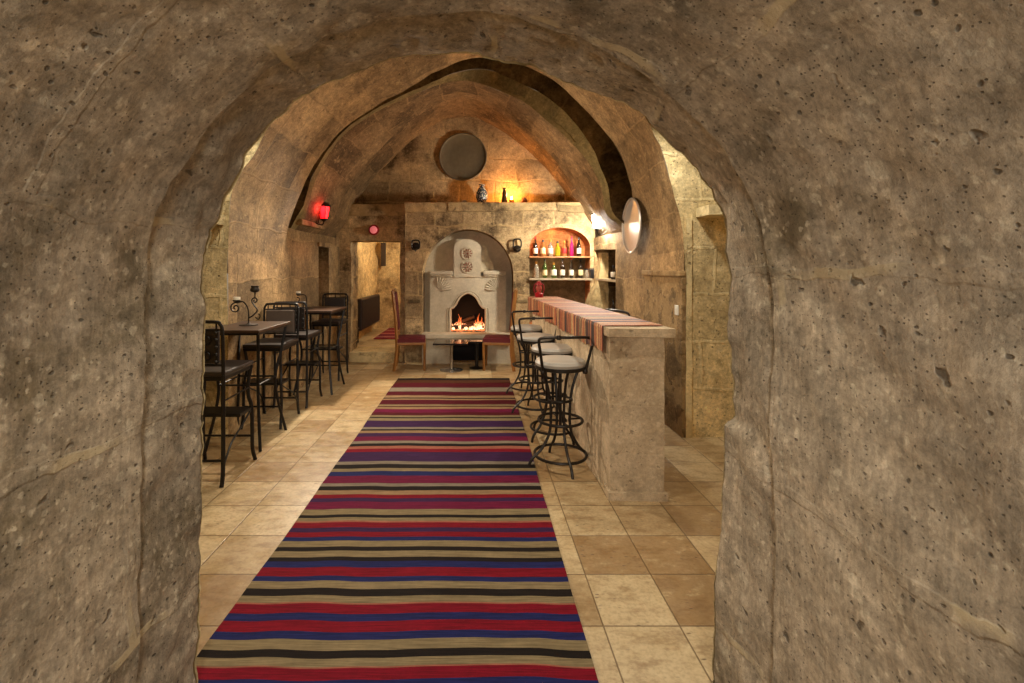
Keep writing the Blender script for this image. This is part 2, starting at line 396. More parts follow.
# ------------------------------------------------------------------ the vault: traced section lines, each at its own depth
Y1, Y2, Y3, Y4, Y5, YB, YD, YL = 4.2, 5.40, 5.62, 5.74, 6.5, 7.45, 7.6, 7.8
XL, XR, ZS = -2.2, 1.83, 1.95
def prof(px, Y, n=72, lead=None, tail=None):
    P = [W(x, y, Y) for x, y in px]
    if lead: P = [Vector((a, Y, b)) for a, b in lead]+P
    if tail: P = P+[Vector((a, Y, b)) for a, b in tail]
    return resample(spline(P, 6), n)
P1 = prof([(233, 187), (252, 154), (288, 102), (345, 44), (400, 12), (460, -3), (520, 8), (575, 38), (622, 84), (656, 137), (664.6, 160), (674, 192)], Y1,
          lead=[(XL, 1.45), (XL+.004, 1.7), (XL+.018, 1.97)], tail=[(1.798, 1.95), (1.822, 1.7), (XR, 1.45)])
P2 = prof([(300.6, 193), (314.5, 165), (337, 136), (370, 110), (403, 91), (431, 74), (462, 61), (491, 58), (521.7, 65), (555, 82), (585.7, 109.5), (608, 134.5), (624.6, 165), (631.6, 188)], Y2,
          lead=[(XL, 1.45), (XL+.012, 1.7), (XL+.052, 1.95), (XL+.115, 2.15)], tail=[(1.805, 2.1), (1.822, 1.8), (XR, 1.45)])
P3 = prof([(303, 205), (311, 180), (324, 156), (341, 134), (370, 112), (401, 96), (431, 82), (460, 72), (488, 70), (522, 84), (552, 101), (575, 123), (594, 151), (607, 182)], Y3,
          lead=[(XL, ZS), (XL+.08, 2.13)], tail=[(1.60, 2.16), (XR, ZS)])
P4 = prof([(307.5, 207), (316, 179), (329, 154), (344, 135), (371, 115), (401, 100), (431, 87), (463, 81), (491, 87), (522, 101), (549.5, 123), (572, 144), (591, 165), (602, 190)], Y4,
          lead=[(XL, ZS), (XL+.12, 2.11)], tail=[(1.56, 2.15), (XR, ZS)])
P5 = prof([(339.5, 204), (345, 190), (362, 168), (381, 148), (403.5, 126), (431, 107), (447, 100), (469, 98), (486, 104), (502, 114), (522, 129), (541, 146), (558, 165), (575, 187), (586, 202)], Y5,
          lead=[(XL, ZS), (-1.98, 2.15)], tail=[(1.62, 2.2), (XR, ZS)])
def grow(P, d, Y, dz=0):
    c = Vector((-.1, 0, 2.0)); out = []
    for p in P:
        q = p.copy(); v = Vector((p.x-c.x, 0, p.z-c.z)); q += v.normalized()*d if p.z > ZS+.02 else Vector((d*(1 if p.x > 0 else -1), 0, 0))
        out.append(Vector((q.x, Y, q.z+dz)))
    return out
def tap(r, i, amp, sd=0.0):
    n = len(r); e = min(i, n-1-i); q_ = rough(r[i], amp*min(1, e/7), 2.4, sd)
    if e < 3: q_.x += math.copysign(.012*(3-e)/3, r[i].x)
    return q_
def loft(mb, profs, steps, amp=.02, amps=None, sd=0.0):
    rows = []
    for a, b, n in zip(profs[:-1], profs[1:], steps):
        for k in range(n): rows.append([p.lerp(q, k/n) for p, q in zip(a, b)])
    rows.append([p.copy() for p in profs[-1]])
    nu = len(rows[0]); vs = []; uv = []
    L = [0]
    for i in range(1, nu): L.append(L[-1]+(rows[0][i]-rows[0][i-1]).length)
    for r in rows:
        for i, p in enumerate(r):
            q_ = tap(r, i, amp, sd)
            vs.append(q_); uv.append((p.y*1.0, L[i]))
    fs = [[j*nu+i, j*nu+i+1, (j+1)*nu+i+1, (j+1)*nu+i] for j in range(len(rows)-1) for i in range(nu-1)]
    mb.add(vs, fs, uv)
def ring(mb, A, B, n=3, amp=.02):                       # flat face between two section lines
    nu = len(A); vs = []; uv = []; L = [0]
    for i in range(1, nu): L.append(L[-1]+(A[i]-A[i-1]).length)
    for k in range(n+1):
        for i in range(nu):
            vs.append(tap([a_.lerp(b_, k/n) for a_, b_ in zip(A, B)], i, amp)); uv.append(((A[i]-B[i]).length*k/n, L[i]))
    mb.add(vs, [[j*nu+i, j*nu+i+1, (j+1)*nu+i+1, (j+1)*nu+i] for j in range(n) for i in range(nu-1)], uv)
def panel(mb, outer, holes, f, uvf=None):              # flat wall with openings; f maps 2D -> 3D
    loops = [outer]+holes; pts = [p for l in loops for p in l]
    tri = geometry.tessellate_polygon([[Vector((p[0], p[1], 0)) for p in l] for l in loops])
    mb.add([f(p) for p in pts], [list(t) for t in tri], [tuple(uvf(p) if uvf else p) for p in pts])
def strip(mb, loop, f0, f1, closed=True, depth=.3):
    n = len(loop); L = [0]
    for i in range(n): L.append(L[-1]+math.dist(loop[i], loop[(i+1) % n]))
    for i in range(n if closed else n-1):
        a, b = loop[i], loop[(i+1) % n]
        mb.add([f0(a), f0(b), f1(b), f1(a)], [[0, 1, 2, 3]], [(0, L[i]), (0, L[i+1]), (depth, L[i+1]), (depth, L[i])])
def wobble(loop, amp=.012, sc=5, seg=.06):
    out = []
    n = len(loop)
    for i in range(n):
        a, b = Vector((*loop[i], 0)), Vector((*loop[(i+1) % n], 0)); m = max(1, int((b-a).length/seg))
        for k in range(m):
            p = a.lerp(b, k/m); d = noise.noise_vector(p*sc)*amp+noise.noise_vector(p*sc*3)*amp*.5
            out.append((p.x+d.x, p.y+d.y))
    return out

# ------------------------------------------------------------------ setting: floor, walls, vault
mb = MB(); mb.add([(-3.2, -2.6, 0), (3.2, -2.6, 0), (3.2, 7.9, 0), (-3.2, 7.9, 0)], [[0, 1, 2, 3]]); struct('floor', mb, M_FLOOR)

# the passage we stand in, with its ragged far edge
TUN = [(197, 683), (199, 600), (201, 520), (200, 430), (203, 360), (204, 300), (204, 255), (209, 228), (219, 212), (233, 183), (249, 152), (268, 128), (287, 109), (300, 99), (315, 88), (337, 81),
       (360, 71), (383, 63), (419, 54), (452, 51), (485, 53), (530, 66), (560, 78), (586, 88), (612, 97), (640, 112), (668, 137), (684, 152), (697, 166), (712, 191), (722, 219), (728, 260), (728, 300), (730, 342), (734, 380),
       (738, 417), (727, 424), (725, 470), (723, 520), (719, 545), (716, 610), (712, 683)]
YT = 1.68
tp = [W(x, y, YT) for x, y in TUN]; tp = [Vector((tp[0].x, YT, 0))]+tp[:]+[Vector((tp[-1].x, YT, 0))]
tp = resample(tp, 300)
for i, p in enumerate(tp):
    d = .008*noise.noise(Vector((i*.23, 0, 4)))+.006*noise.noise(Vector((i*.6, 3, 1)))
    bk_ = int((i+3*math.sin(i*.37))/17); d += .016*(noise.noise(Vector((bk_*7.31, 2.2, .7))))*min(1, max(0, p.z-.3))
    c = Vector((-.06, YT, 1.2)); tp[i] = p+(p-c).normalized()*d
# smooth section further back
TB = [(-1.0, 0), (-1.0, .5), (-.99, 1.0), (-.985, 1.4)]+[(-.06-.925*math.cos(a), 1.42+.84*math.sin(a)) for a in [PI*k/24 for k in range(1, 24)]]+[(.875, 1.4), (.87, 1.0), (.88, .5), (.88, 0)]
tb = resample([Vector((x, 1.40, z)) for x, z in TB], 300)
def at(P, Y, g=0):
    c = Vector((-.06, 0, 1.2)); out = []
    for p in P:
        v = Vector((p.x-c.x, 0, p.z-c.z)).normalized(); out.append(Vector((p.x+v.x*g, Y, max(0, p.z+v.z*g))))
    return out
mb = MB()
mid = [a.lerp(b, .5) for a, b in zip(tp, tb)]
L = [0]
for i in range(1, len(tb)): L.append(L[-1]+(tb[i]-tb[i-1]).length)
rows = []
chain = [(tp, 0), (at([a.lerp(b, .12) for a, b in zip(tp, tb)], 1.655, 0), 1), (at([a.lerp(b, .5) for a, b in zip(tp, tb)], 1.55), 4), (at(tb, 1.42, 0), 5), (at(tb, 1.40, .006), 1), (at(tb, 1.388, -.012), 1),
         (at(tb, .6, .015), 34), (at(tb, -1.0, .06), 32), (at(tb, -2.6, .06), 12)]
rows.append(tp)
for (A, _), (B, n) in zip(chain[:-1], chain[1:]):
    for k in range(1, n+1): rows.append([a.lerp(b, k/n) for a, b in zip(A, B)])
vs = []; uv = []
for r in rows:
    for i, p in enumerate(r):
        q = rough(p, .013, 3.1, 5) if p.z > .02 else p
        h = Vector((p.x+.06, 0, p.z-1.3)).normalized()*(noise.noise(Vector(p)*11)*.007+noise.noise(Vector(p)*24)*.004)
        if p.y > 1.385 and p.z > .02: h += (noise.noise_vector(Vector(p)*7)*.016+noise.noise_vector(Vector(p)*17)*.009)*min(1, (p.y-1.385)/.06)*(1 if p.y < 1.66 else .4)
        vs.append(q+h); uv.append((p.y+.35, L[i]+.21))
nu = len(tp)
mb.add(vs, [[j*nu+i, j*nu+i+1, (j+1)*nu+i+1, (j+1)*nu+i] for j in range(len(rows)-1) for i in range(nu-1)], uv)
endv = vs[:nu]
struct('wall_passage', mb, M_TUN, smooth=True)
mb = MB()                                               # room side of the wall the passage cuts through
lp = [(p.x, p.z) for p in endv]
panel(mb, [(-2.9, 0)]+lp+[(2.9, 0), (2.9, 4.45), (-2.9, 4.45)], [], lambda p: Vector((p[0], YT+.01, p[1])))
struct('wall_front', mb, M_PIER)
mb = MB()                                               # end of the passage, behind the viewer
mb.add([(-1.3, -2.6, 0), (1.3, -2.6, 0), (1.3, -2.6, 2.6), (-1.3, -2.6, 2.6)], [[0, 1, 2, 3]], [(0, 0), (2, 0), (2, 2), (0, 2)])
struct('wall_rear', mb, M_TUN)
mb = MB()                                               # front bay: side walls and roof
for sx in (-2.9, 2.9): mb.add([(sx, YT, 0), (sx, Y1, 0), (sx, Y1, 4.45), (sx, YT, 4.45)], [[0, 1, 2, 3]], [(0, 0), (2.5, 0), (2.5, 4.4), (0, 4.4)])
struct('wall_side', mb, M_PIER)
mb = MB(); mb.add([(-2.9, YT, 4.45), (2.9, YT, 4.45), (2.9, Y1, 4.45), (-2.9, Y1, 4.45)], [[0, 1, 2, 3]], [(0, 0), (5.8, 0), (5.8, 2.5), (0, 2.5)])
struct('ceiling_bay', mb, M_VAULT)

# front face of the first arch, with the projecting lintel slabs on both piers
mb = MB()
c1 = [tap(P1, i, .02) for i in range(len(P1))]
loop = [(-2.9, 0), (XL, 0), (XL, 1.0)]+[(p.x, p.z) for p in c1]+[(XR, 1.0), (XR, 0), (2.9, 0), (2.9, 4.45), (-2.9, 4.45)]
panel(mb, loop, [], lambda p: Vector((p[0], Y1+.01*noise.noise(Vector((p[0]*3, p[1]*3, 0))), p[1])))
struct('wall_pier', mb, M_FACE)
mb = MB()
for a, b, z0 in ((1.94, 2.9, 1.945), (-2.9, -2.235, 1.88)):
    poly = wobble([(a, z0), (b, z0), (b, z0+.085), (a, z0+.085)], .008)
    mb.prism(poly, lambda p: Vector((p[0], Y1+.05, p[1])), lambda p: Vector((p[0], Y1-.22+.02*noise.noise(Vector((p[0]*6, p[1]*6, 2))), p[1])))
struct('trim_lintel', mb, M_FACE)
mb = MB()                                               # pale mortar edge running up the pier
mo = wobble([(1.845, 0), (1.90, 0), (1.895, 1.94), (1.85, 1.94)], .007, 7, .05)
mb.prism(mo, lambda p: Vector((p[0], Y1+.05, p[1])), lambda p: Vector((p[0], Y1-.012, p[1])))
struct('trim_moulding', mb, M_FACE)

# vault and arches
mb = MB(); loft(mb, [P1, P2], [14], .02); struct('ceiling_arch', mb, M_WALL, True)
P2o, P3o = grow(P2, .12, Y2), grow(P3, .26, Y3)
mb = MB(); ring(mb, P2, P2o); loft(mb, [P2o, P3o], [3]); ring(mb, P3o, P3, 6); struct('ceiling_recess', mb, M_SOOT_SHADE)
mb = MB(); loft(mb, [P3, P4], [3], .014); struct('trim_arch_edge', mb, M_RIB, True)
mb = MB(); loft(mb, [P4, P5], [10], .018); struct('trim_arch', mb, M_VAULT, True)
P5o = grow(P5, .16, Y5); P5e = [Vector((p.x, YL+.05, p.z)) for p in P5o]
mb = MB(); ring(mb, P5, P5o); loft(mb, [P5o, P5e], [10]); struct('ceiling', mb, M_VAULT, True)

# left wall with its slot
mb = MB()
slot = wobble([(6.60, .7), (7.06, .7), (7.06, 1.80), (6.60, 1.80)], .012)
fl = lambda p: Vector((XL, p[0], p[1]))
panel(mb, [(Y1, 0), (YD+.3, 0), (YD+.3, 1.97), (Y1, 1.97)], [slot], fl)
strip(mb, slot, fl, lambda p: Vector((XL-.3, p[0], p[1])))
struct('wall_left', mb, M_WALL)
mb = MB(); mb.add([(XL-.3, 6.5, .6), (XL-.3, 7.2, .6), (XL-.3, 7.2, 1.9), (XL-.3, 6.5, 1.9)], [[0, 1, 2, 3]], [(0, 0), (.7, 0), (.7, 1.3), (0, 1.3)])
struct('wall_slot', mb, M_SOOT_SHADE)
mb = MB()                                               # impost ledges
mb.box((XL-.02, 5.66, 2.02), (XL+.12, 6.52, 2.085), .012)
mb.box((XR-.045, Y1-.01, 1.42), (XR+.02, 5.17, 1.475), .015)
mb.box((XL-.02, 6.55, 1.80), (XL+.03, 7.1, 1.86), .01)
struct('trim_impost', mb, M_WALL)
# right wall with the recess behind the bar
mb = MB()
rec = wobble([(6.27, 0.02), (7.40, 0.02), (7.40, 1.78), (6.27, 1.75)], .012)
fr = lambda p: Vector((XR, p[0], p[1]))
panel(mb, [(Y1, 0), (YL, 0), (YL, 1.97), (Y1, 1.97)], [rec], fr)
strip(mb, rec, fr, lambda p: Vector((XR+.5, p[0], p[1])), depth=.5)
struct('wall_right', mb, M_WALL)
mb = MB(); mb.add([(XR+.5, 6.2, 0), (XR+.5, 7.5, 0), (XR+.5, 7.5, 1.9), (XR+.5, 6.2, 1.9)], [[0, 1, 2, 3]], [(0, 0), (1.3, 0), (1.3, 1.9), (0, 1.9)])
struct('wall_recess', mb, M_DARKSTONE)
# raised pier face strip below the first arch (slightly proud blocks)
mb = MB(); mb.box((XR-.02, Y1-.005, 0), (XR+.03, 5.17, 1.42), .01); struct('wall_pier_base', mb, M_WALL)

# back wall: fireplace block with arched recess and bottle niche
def pw(x, y, Y=YB): p = W(x, y, Y); return (p.x, p.z)
XB0 = pw(405, 0)[0]; ZM = pw(0, 203)[1]
cxf = -.145; rf = .715
fire_loop = wobble([(cxf-rf, .02), (cxf+rf, .02)], .0, 5)[:1]+[(cxf+rf, .02)]+[(cxf+rf*math.cos(a), 1.385+rf*1.01*math.sin(a)) for a in [PI*k/40 for k in range(41)]]
nx0, nx1 = pw(529.5, 0)[0], pw(590, 0)[0]
nzs = pw(0, 247)[1]; nzt = pw(0, 227.5)[1]; ncx = (nx0+nx1)/2; nr = (nx1-nx0)/2
niche_loop = [(nx0, .62), (nx1, .62)]+[(ncx+nr*math.cos(a), nzs+(nzt-nzs)*math.sin(a)) for a in [PI*k/30 for k in range(31)]]
mb = MB()
fb = lambda p: Vector((p[0], YB+.012*noise.noise(Vector((p[0]*4, p[1]*4, 7))), p[1]))
top = [(XR+.02, ZM)]+[(XR-(XR-XB0)*k/40, ZM+.02*noise.noise(Vector((k*.5, 0, 0)))) for k in range(1, 40)]+[(XB0, ZM)]
panel(mb, [(XB0, 0), (XR+.02, 0)]+top, [fire_loop, niche_loop], fb)
bk = lambda d: (lambda p: Vector((p[0], YB+d, p[1])))
strip(mb, fire_loop, fb, bk(.36), depth=.36)
strip(mb, [(a, b) for a, b in top], fb, bk(.5), closed=False)
strip(mb, [(XB0, ZM), (XB0, 0)], fb, bk(.4), closed=False)
struct('wall_back', mb, M_BACK)
mb = MB(); strip(mb, niche_loop, fb, bk(.34), depth=.34)
panel(mb, [(nx0-.1, nzs-.16), (nx1+.1, nzs-.16), (nx1+.1, nzt+.1), (nx0-.1, nzt+.1)], [], bk(.34))
struct('wall_niche', mb, M_NICHETOP)
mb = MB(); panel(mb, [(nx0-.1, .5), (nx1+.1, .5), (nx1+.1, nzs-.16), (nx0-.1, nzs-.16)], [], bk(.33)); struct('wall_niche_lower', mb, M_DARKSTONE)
mb = MB(); panel(mb, [(cxf-.9, 0), (cxf+.9, 0), (cxf+.9, 2.2), (cxf-.9, 2.2)], [[(cxf-.27, .3), (cxf+.27, .3), (cxf+.27, 1.25), (cxf-.27, 1.25)]], bk(.345)); struct('wall_fire_recess', mb, M_CARVE)
mb = MB()                                               # course under the mantel edge, proud of the wall
for k, (x0, x1) in enumerate(((405, 448), (448.5, 500), (500.5, 556), (556.5, 590))):
    a, b = pw(x0, 0)[0], pw(x1, 0)[0]
    mb.box((a-.01, YB-.065-.015*(k % 2), ZM-.15+.01*k), (b, YB+.2, ZM+.005), .02)
struct('trim_mantel', mb, M_BACK)
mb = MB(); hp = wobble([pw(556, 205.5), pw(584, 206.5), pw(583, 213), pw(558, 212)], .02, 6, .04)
mb.prism(hp, lambda p: Vector((p[0], YB-.084, p[1])), lambda p: Vector((p[0], YB, p[1]))); struct('trim_hollow_shade', mb, M_SOOT_SHADE)  # dark block proud of the course, its colour standing for a hollow's shade
mb = MB()                                               # dark blocks either side of the big arch, coloured for the shade of slots
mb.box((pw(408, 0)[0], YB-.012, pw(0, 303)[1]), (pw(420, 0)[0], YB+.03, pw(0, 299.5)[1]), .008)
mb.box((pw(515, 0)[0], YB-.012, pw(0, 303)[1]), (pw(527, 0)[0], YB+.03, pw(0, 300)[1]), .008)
struct('trim_slot_shade', mb, M_SOOT_SHADE)
# door wall
dx0, dx1 = pw(351, 0, YD)[0], pw(400, 0, YD)[0]; dz = pw(0, 241, YD)[1]
mb = MB()
fd = lambda p: Vector((p[0], YD+.015*noise.noise(Vector((p[0]*4, p[1]*4, 3))), p[1]))
door = wobble([(dx0, 0), (dx1, 0), (dx1, dz), (dx0, dz)], .014)
door = [(a, max(b, 0.0)) for a, b in door]
dl = [p for p in door if p[1] > .03]
panel(mb, [(XL-.05, 0), (dx0, 0)]+dl[::-1]+[(dx1, 0), (XB0+.1, 0), (XB0+.1, ZM-.02), (XL-.05, ZM-.02)], [], fd)
strip(mb, dl, fd, lambda p: Vector((p[0], YD+.42, p[1])), closed=False, depth=.42)
mb.add([(XL-.05, YD, ZM-.02), (XB0+.1, YD, ZM-.02), (XB0+.1, YL+.1, ZM-.02), (XL-.05, YL+.1, ZM-.02)], [[0, 1, 2, 3]], [(0, 0), (1, 0), (1, .3), (0, .3)])
struct('wall_door', mb, M_BACK)
mb = MB(); mb.box((XL, YD-.05, 2.33), (XB0+.05, YD+.1, ZM), .02); struct('trim_beam', mb, M_BACK)
mb = MB(); mb.add([(-2.6, YL, ZM-.3), (2.4, YL, ZM-.3), (2.4, YL, 4.4), (-2.6, YL, 4.4)], [[0, 1, 2, 3]], [(0, 0), (5, 0), (5, 2.2), (0, 2.2)]); struct('wall_lunette', mb, M_BACK)
# step and corridor behind the doorway
mb = MB(); mb.box((dx0-.02, YD-.06, 0), (dx1+.06, YD+.5, .16), .012); struct('trim_step', mb, M_PIER)
mb = MB(); mb.add([(-2.25, YD+.4, .155), (-.6, YD+.4, .155), (-.6, 11, .155), (-2.25, 11, .155)], [[0, 1, 2, 3]]); struct('floor_corridor', mb, M_FLOOR)
mb = MB()
def gridwall(mb, o, u, v, nu, nv, amp, sd=0):
    o, u, v = Vector(o), Vector(u), Vector(v); vs = []; uv = []
    for j in range(nv+1):
        for i in range(nu+1):
            vs.append(rough(o+u*(i/nu)+v*(j/nv), amp, 2.5, sd)); uv.append((u.length*i/nu, v.length*j/nv))
    mb.add(vs, [[j*(nu+1)+i, j*(nu+1)+i+1, (j+1)*(nu+1)+i+1, (j+1)*(nu+1)+i] for j in range(nv) for i in range(nu)], uv)
gridwall(mb, (-2.25, YD+.35, 0), (0, 3.5, 0), (0, 0, 2.5), 48, 36, .06)
gridwall(mb, (-2.35, 10.7, 0), (1.9, 0, 0), (0, 0, 2.5), 20, 26, .07, 4)
gridwall(mb, (-.72, YD+.35, 0), (0, 3.5, 0), (0, 0, 2.5), 36, 26, .05)
gridwall(mb, (-2.35, YD+.35, 2.5), (1.9, 0, 0), (0, 3.5, 0), 20, 30, .03)
struct('wall_corridor', mb, M_CORR, True)
# flared stone post between niche and recess
mb = MB()
poly = [pw(588, 303, 7.3), pw(596, 284, 7.3), pw(599, 270, 7.3), pw(600, 253, 7.3), pw(607, 253, 7.3), pw(607, 330, 7.3), pw(580, 330, 7.3)]
poly = wobble(poly, .01)
mb.prism(poly, lambda p: Vector((p[0], 7.22, p[1])), lambda p: Vector((p[0], 7.5, p[1])))
struct('wall_post', mb, M_PIER)

# ------------------------------------------------------------------ fireplace
fp = thing('fireplace', 'carved pale stone fireplace set in the arched recess of the back wall', 'fireplace', (0, 0, 0))
YF = 7.65                                               # front of the surround
def pf(x, y): p = W(x, y, YF); return (p.x, p.z)
op_l = [(450, 333), (450, 310), (453, 307.5), (456, 304), (458, 300), (460.5, 296.5), (464, 294), (468, 292.8)]
op = [pf(x, y) for x, y in op_l]; op += [pf(936-x, y) for x, y in op_l[:-1]][::-1]
outer = [pf(430, 372), pf(430, 279), pf(436, 276), pf(436, 272), pf(449, 272), pf(454, 276), pf(482, 276), pf(487, 272), pf(500, 272), pf(500, 276), pf(506, 279), pf(506, 372)]
outer = [(a, max(b, 0.0)) for a, b in outer]
mb = MB(); ff = lambda p: Vector((p[0], YF, p[1])); fk = lambda p: Vector((p[0], YF+.16, p[1]))
panel(mb, outer, [op], ff); strip(mb, outer, ff, fk); strip(mb, op, ff, lambda p: Vector((p[0], YF+.1, p[1])))
sur = mb.build('surround', M_CARVE, fp)
mb = MB()                                               # moulding that follows the ogee opening
sp = spline([Vector((a, YF-.008, b)) for a, b in op], 4); mb.tube(sp, .018, 6)
sp2 = [Vector((q.x+(q.x-cxf)*.14, q.y+.004, q.z+(.035 if q.z > .9 else 0))) for q in sp]; mb.tube(sp2, .009, 6)
mb.build('moulding', M_CARVE, sur, True)
mb = MB()                                               # firebox
def fbx(x, d): return Vector((x, YF+d, 0))
a, b = op[0][0]-.02, op[-1][0]+.02; zb = pf(0, 331.5)[1]
for q in ([(a, .09), (a, .26)], [(b, .26), (b, .09)], [(a, .26), (b, .26)]):
    (xa, da), (xb, db) = q
    mb.add([(xa, YF+da, zb), (xb, YF+db, zb), (xb, YF+db, 1.2), (xa, YF+da, 1.2)], [[0, 1, 2, 3]])
mb.add([(a, YF+.09, 1.2), (b, YF+.09, 1.2), (b, YF+.26, 1.2), (a, YF+.26, 1.2)], [[0, 1, 2, 3]])
mb.build('firebox', M_SOOTB, fp)
mb = MB(); mb.box((op[0][0]-.03, YF-.02, zb-.05), (op[-1][0]+.03, YF+.26, zb), .01); mb.build('hearth_floor', M_SOOTB, fp)
mb = MB(); mb.box((cxf-rf-.01, YB-.10, .40), (cxf+rf+.01, YF+.01, .475), .02); mb.build('hearth_slab', M_CARVE, fp)
mb = MB()
mb.box((cxf-rf, YB-.02, 0), (pf(452, 0)[0], YF+.02, .40), .01); mb.build('hearth_base', M_CARVE, fp)
mb = MB(); mb.box((pf(484, 0)[0], YB-.02, 0), (cxf+rf, YF+.02, .40), .01); mb.build('hearth_base', M_CARVE, fp)
mb = MB(); mb.box((pf(452, 0)[0]-.01, YF-.03, .02), (pf(484, 0)[0]+.01, YF-.01, .39)); mb.build('ash_hole', M_SOOTB, fp)
mb = MB()                                               # hood above the surround, rounded top
hd = [pf(454, 277), pf(454, 249)]+[pf(467.5-13.5*math.cos(a2), 248-9*math.sin(a2)) for a2 in [PI*k/14 for k in range(1, 14)]]+[pf(481, 249), pf(481, 277)]
mb.prism(hd, lambda p: Vector((p[0], YF-.02, p[1])), lambda p: Vector((p[0], YF+.16, p[1]))); [mb.lathe([(5.7*YF/F*1.12, 0), (5.7*YF/F*1.12, .014), (5.7*YF/F*1.0, .016), (5.7*YF/F*.97, .009)], 28, W(467.5, y_, YF-.02), Matrix.Rotation(PI/2, 3, 'X')) for y_ in (253.5, 267)]; hood = mb.build('hood', M_CARVE, fp)
mb = MB()
hd2 = [pf(446, 273), pf(446, 252)]+[pf(467.5-21.5*math.cos(a2), 252-15*math.sin(a2)) for a2 in [PI*k/16 for k in range(1, 16)]]+[pf(489, 252), pf(489, 258), pf(494, 262), pf(494, 270), pf(489, 273)]
mb.prism(hd2, lambda p: Vector((p[0], YF+.08, p[1])), lambda p: Vector((p[0], YF+.16, p[1]))); mb.build('chimney_breast', M_CARVE, fp)
for x0, x1 in ((430, 453), (483, 506)):
    mb = MB(); a, b = pf(x0, 0)[0], pf(x1, 0)[0]; z = pf(0, 273)[1]
    mb.box((a, YF-.05, z-.03), (b, YF+.15, z+.035), .015); mb.box((a+.02, YF-.03, z-.06), (b-.02, YF+.1, z-.03), .01); mb.build('cornice', M_CARVE, sur)
for (x, y, r) in ((467.5, 253.5, 5.2), (467.5, 267, 5.6)):
    mb = MB(); c = W(x, y, YF-.03); rr = r*YF/F
    for k in range(10):
        a = 2*PI*k/10; d = Vector((math.cos(a), 0, math.sin(a))); n_ = Vector((-d.z, 0, d.x))
        p0, p1 = c+d*rr*.22, c+d*rr*.8; w_ = rr*.13
        mb.add([p0, p1+n_*w_, c+d*rr*.96, p1-n_*w_, p0.lerp(p1, .7)+Vector((0, -.022, 0))], [[0, 1, 4], [1, 2, 4], [2, 3, 4], [3, 0, 4]])
    mb.lathe([(rr*.2, 0), (rr*.18, .02), (.001, .024)], 12, c, Matrix.Rotation(PI/2, 3, 'X'))
    mb.build('rosette', M_ROSE, hood)
for sx in (1, -1):
    mb = MB(); c = Vector(W(437 if sx > 0 else 499, 291, YF-.004))
    for k in range(8):
        a = math.radians(8+k*11.5); d = Vector((sx*math.cos(a), 0, math.sin(a))); L_ = .23
        mb.tube([c+d*.05, c+d*(L_*.6)+Vector((0, -.012, 0)), c+d*L_], [.005, .016, .012], 6)
    mb.build('shell_carving', M_CARVE, sur, True)
# fire: logs and flames
LOGG = 'logs burning in the fireplace'
for k, (x0, z0, x1, z1, r, d, lb) in enumerate(((452, .05, 470, .07, .035, .11, 'charred log lying left in the fireplace fire'), (468, .06, 484, .045, .036, .13, 'charred log lying right in the fireplace fire'),
                                             (458, .12, 474, .22, .03, .17, 'charred log leaning up to the right over the fire'), (462, .10, 480, .12, .03, .20, 'charred log across the back of the fire'))):
    mb = MB(); a, b = pf(x0, 0)[0], pf(x1, 0)[0]
    P = [rough(Vector((a, YF+d, zb+z0)).lerp(Vector((b, YF+d+.03, zb+z1)), t/6), .006, 9) for t in range(7)]
    mb.tube(P, [r*(1+.12*math.sin(t*2.1)) for t in range(7)], 9); tag(mb.build('log', M_LOG, None, True), lb, 'firewood', LOGG)
def flame_mat():
    t = NT('flame'); tc = t.node('ShaderNodeTexCoord'); sp = t.node('ShaderNodeSeparateXYZ'); t.link(tc.outputs['Generated'], sp.inputs[0])
    c = t.mix(t.ramp(sp.outputs[2], .05, .6), (1, .62, .30), (1, .16, .03)); t.link(c, t.b.inputs['Emission Color'])
    t.b.inputs['Base Color'].default_value = (.3, .1, .03, 1)
    f = t.noise(tc.outputs['Object'], 30, 3)
    t.link(t.math('MULTIPLY', t.ramp(sp.outputs[2], .0, .9, 3.6, .7), t.ramp(f, .3, .65, .15, 1)), t.b.inputs['Emission Strength'])
    return t.m
mb = MB()
for k in range(15):
    x = pf(453+30*k/14, 0)[0]; h = (.10, .13, .20, .26, .20, .10, .08, .09, .08, .07, .10, .17, .25, .20, .12)[k]*R.uniform(.85, 1.1)
    d = R.uniform(.07, .17); r = R.uniform(.02, .034)
    P = [Vector((x+.02*math.sin(k*1.7+t*1.1)*t/4, YF+d+.01*t, zb+.02+h*t/5)) for t in range(6)]
    mb.tube(P, [r*.8, r*1.1, r*.9, r*.6, r*.3, .002], 7)
fl_ = mb.build('flames', flame_mat(), None, True); tag(fl_, 'orange flames of the fire burning in the fireplace', 'fire'); fl_['kind'] = 'stuff'
mb = MB()
for k in range(60):
    x = R.uniform(op[0][0]+.02, op[-1][0]-.02); y = YF+R.uniform(.02, .22)
    bm = bmesh.new(); bmesh.ops.create_icosphere(bm, subdivisions=1, radius=R.uniform(.012, .024))
    for v in bm.verts: v.co = v.co*R.uniform(.8, 1.2)+Vector((x, y, zb+.012))
    mb.frombm(bm)
em = mb.build('embers', emit('ember', (1, .22, .06), 1.3, (.1, .04, .03))); tag(em, 'bed of glowing embers on the fireplace floor', 'embers'); em['kind'] = 'stuff'
light('fire_glow', (cxf, YF+.02, zb+.2), 2.2, (1, .36, .10), .06)

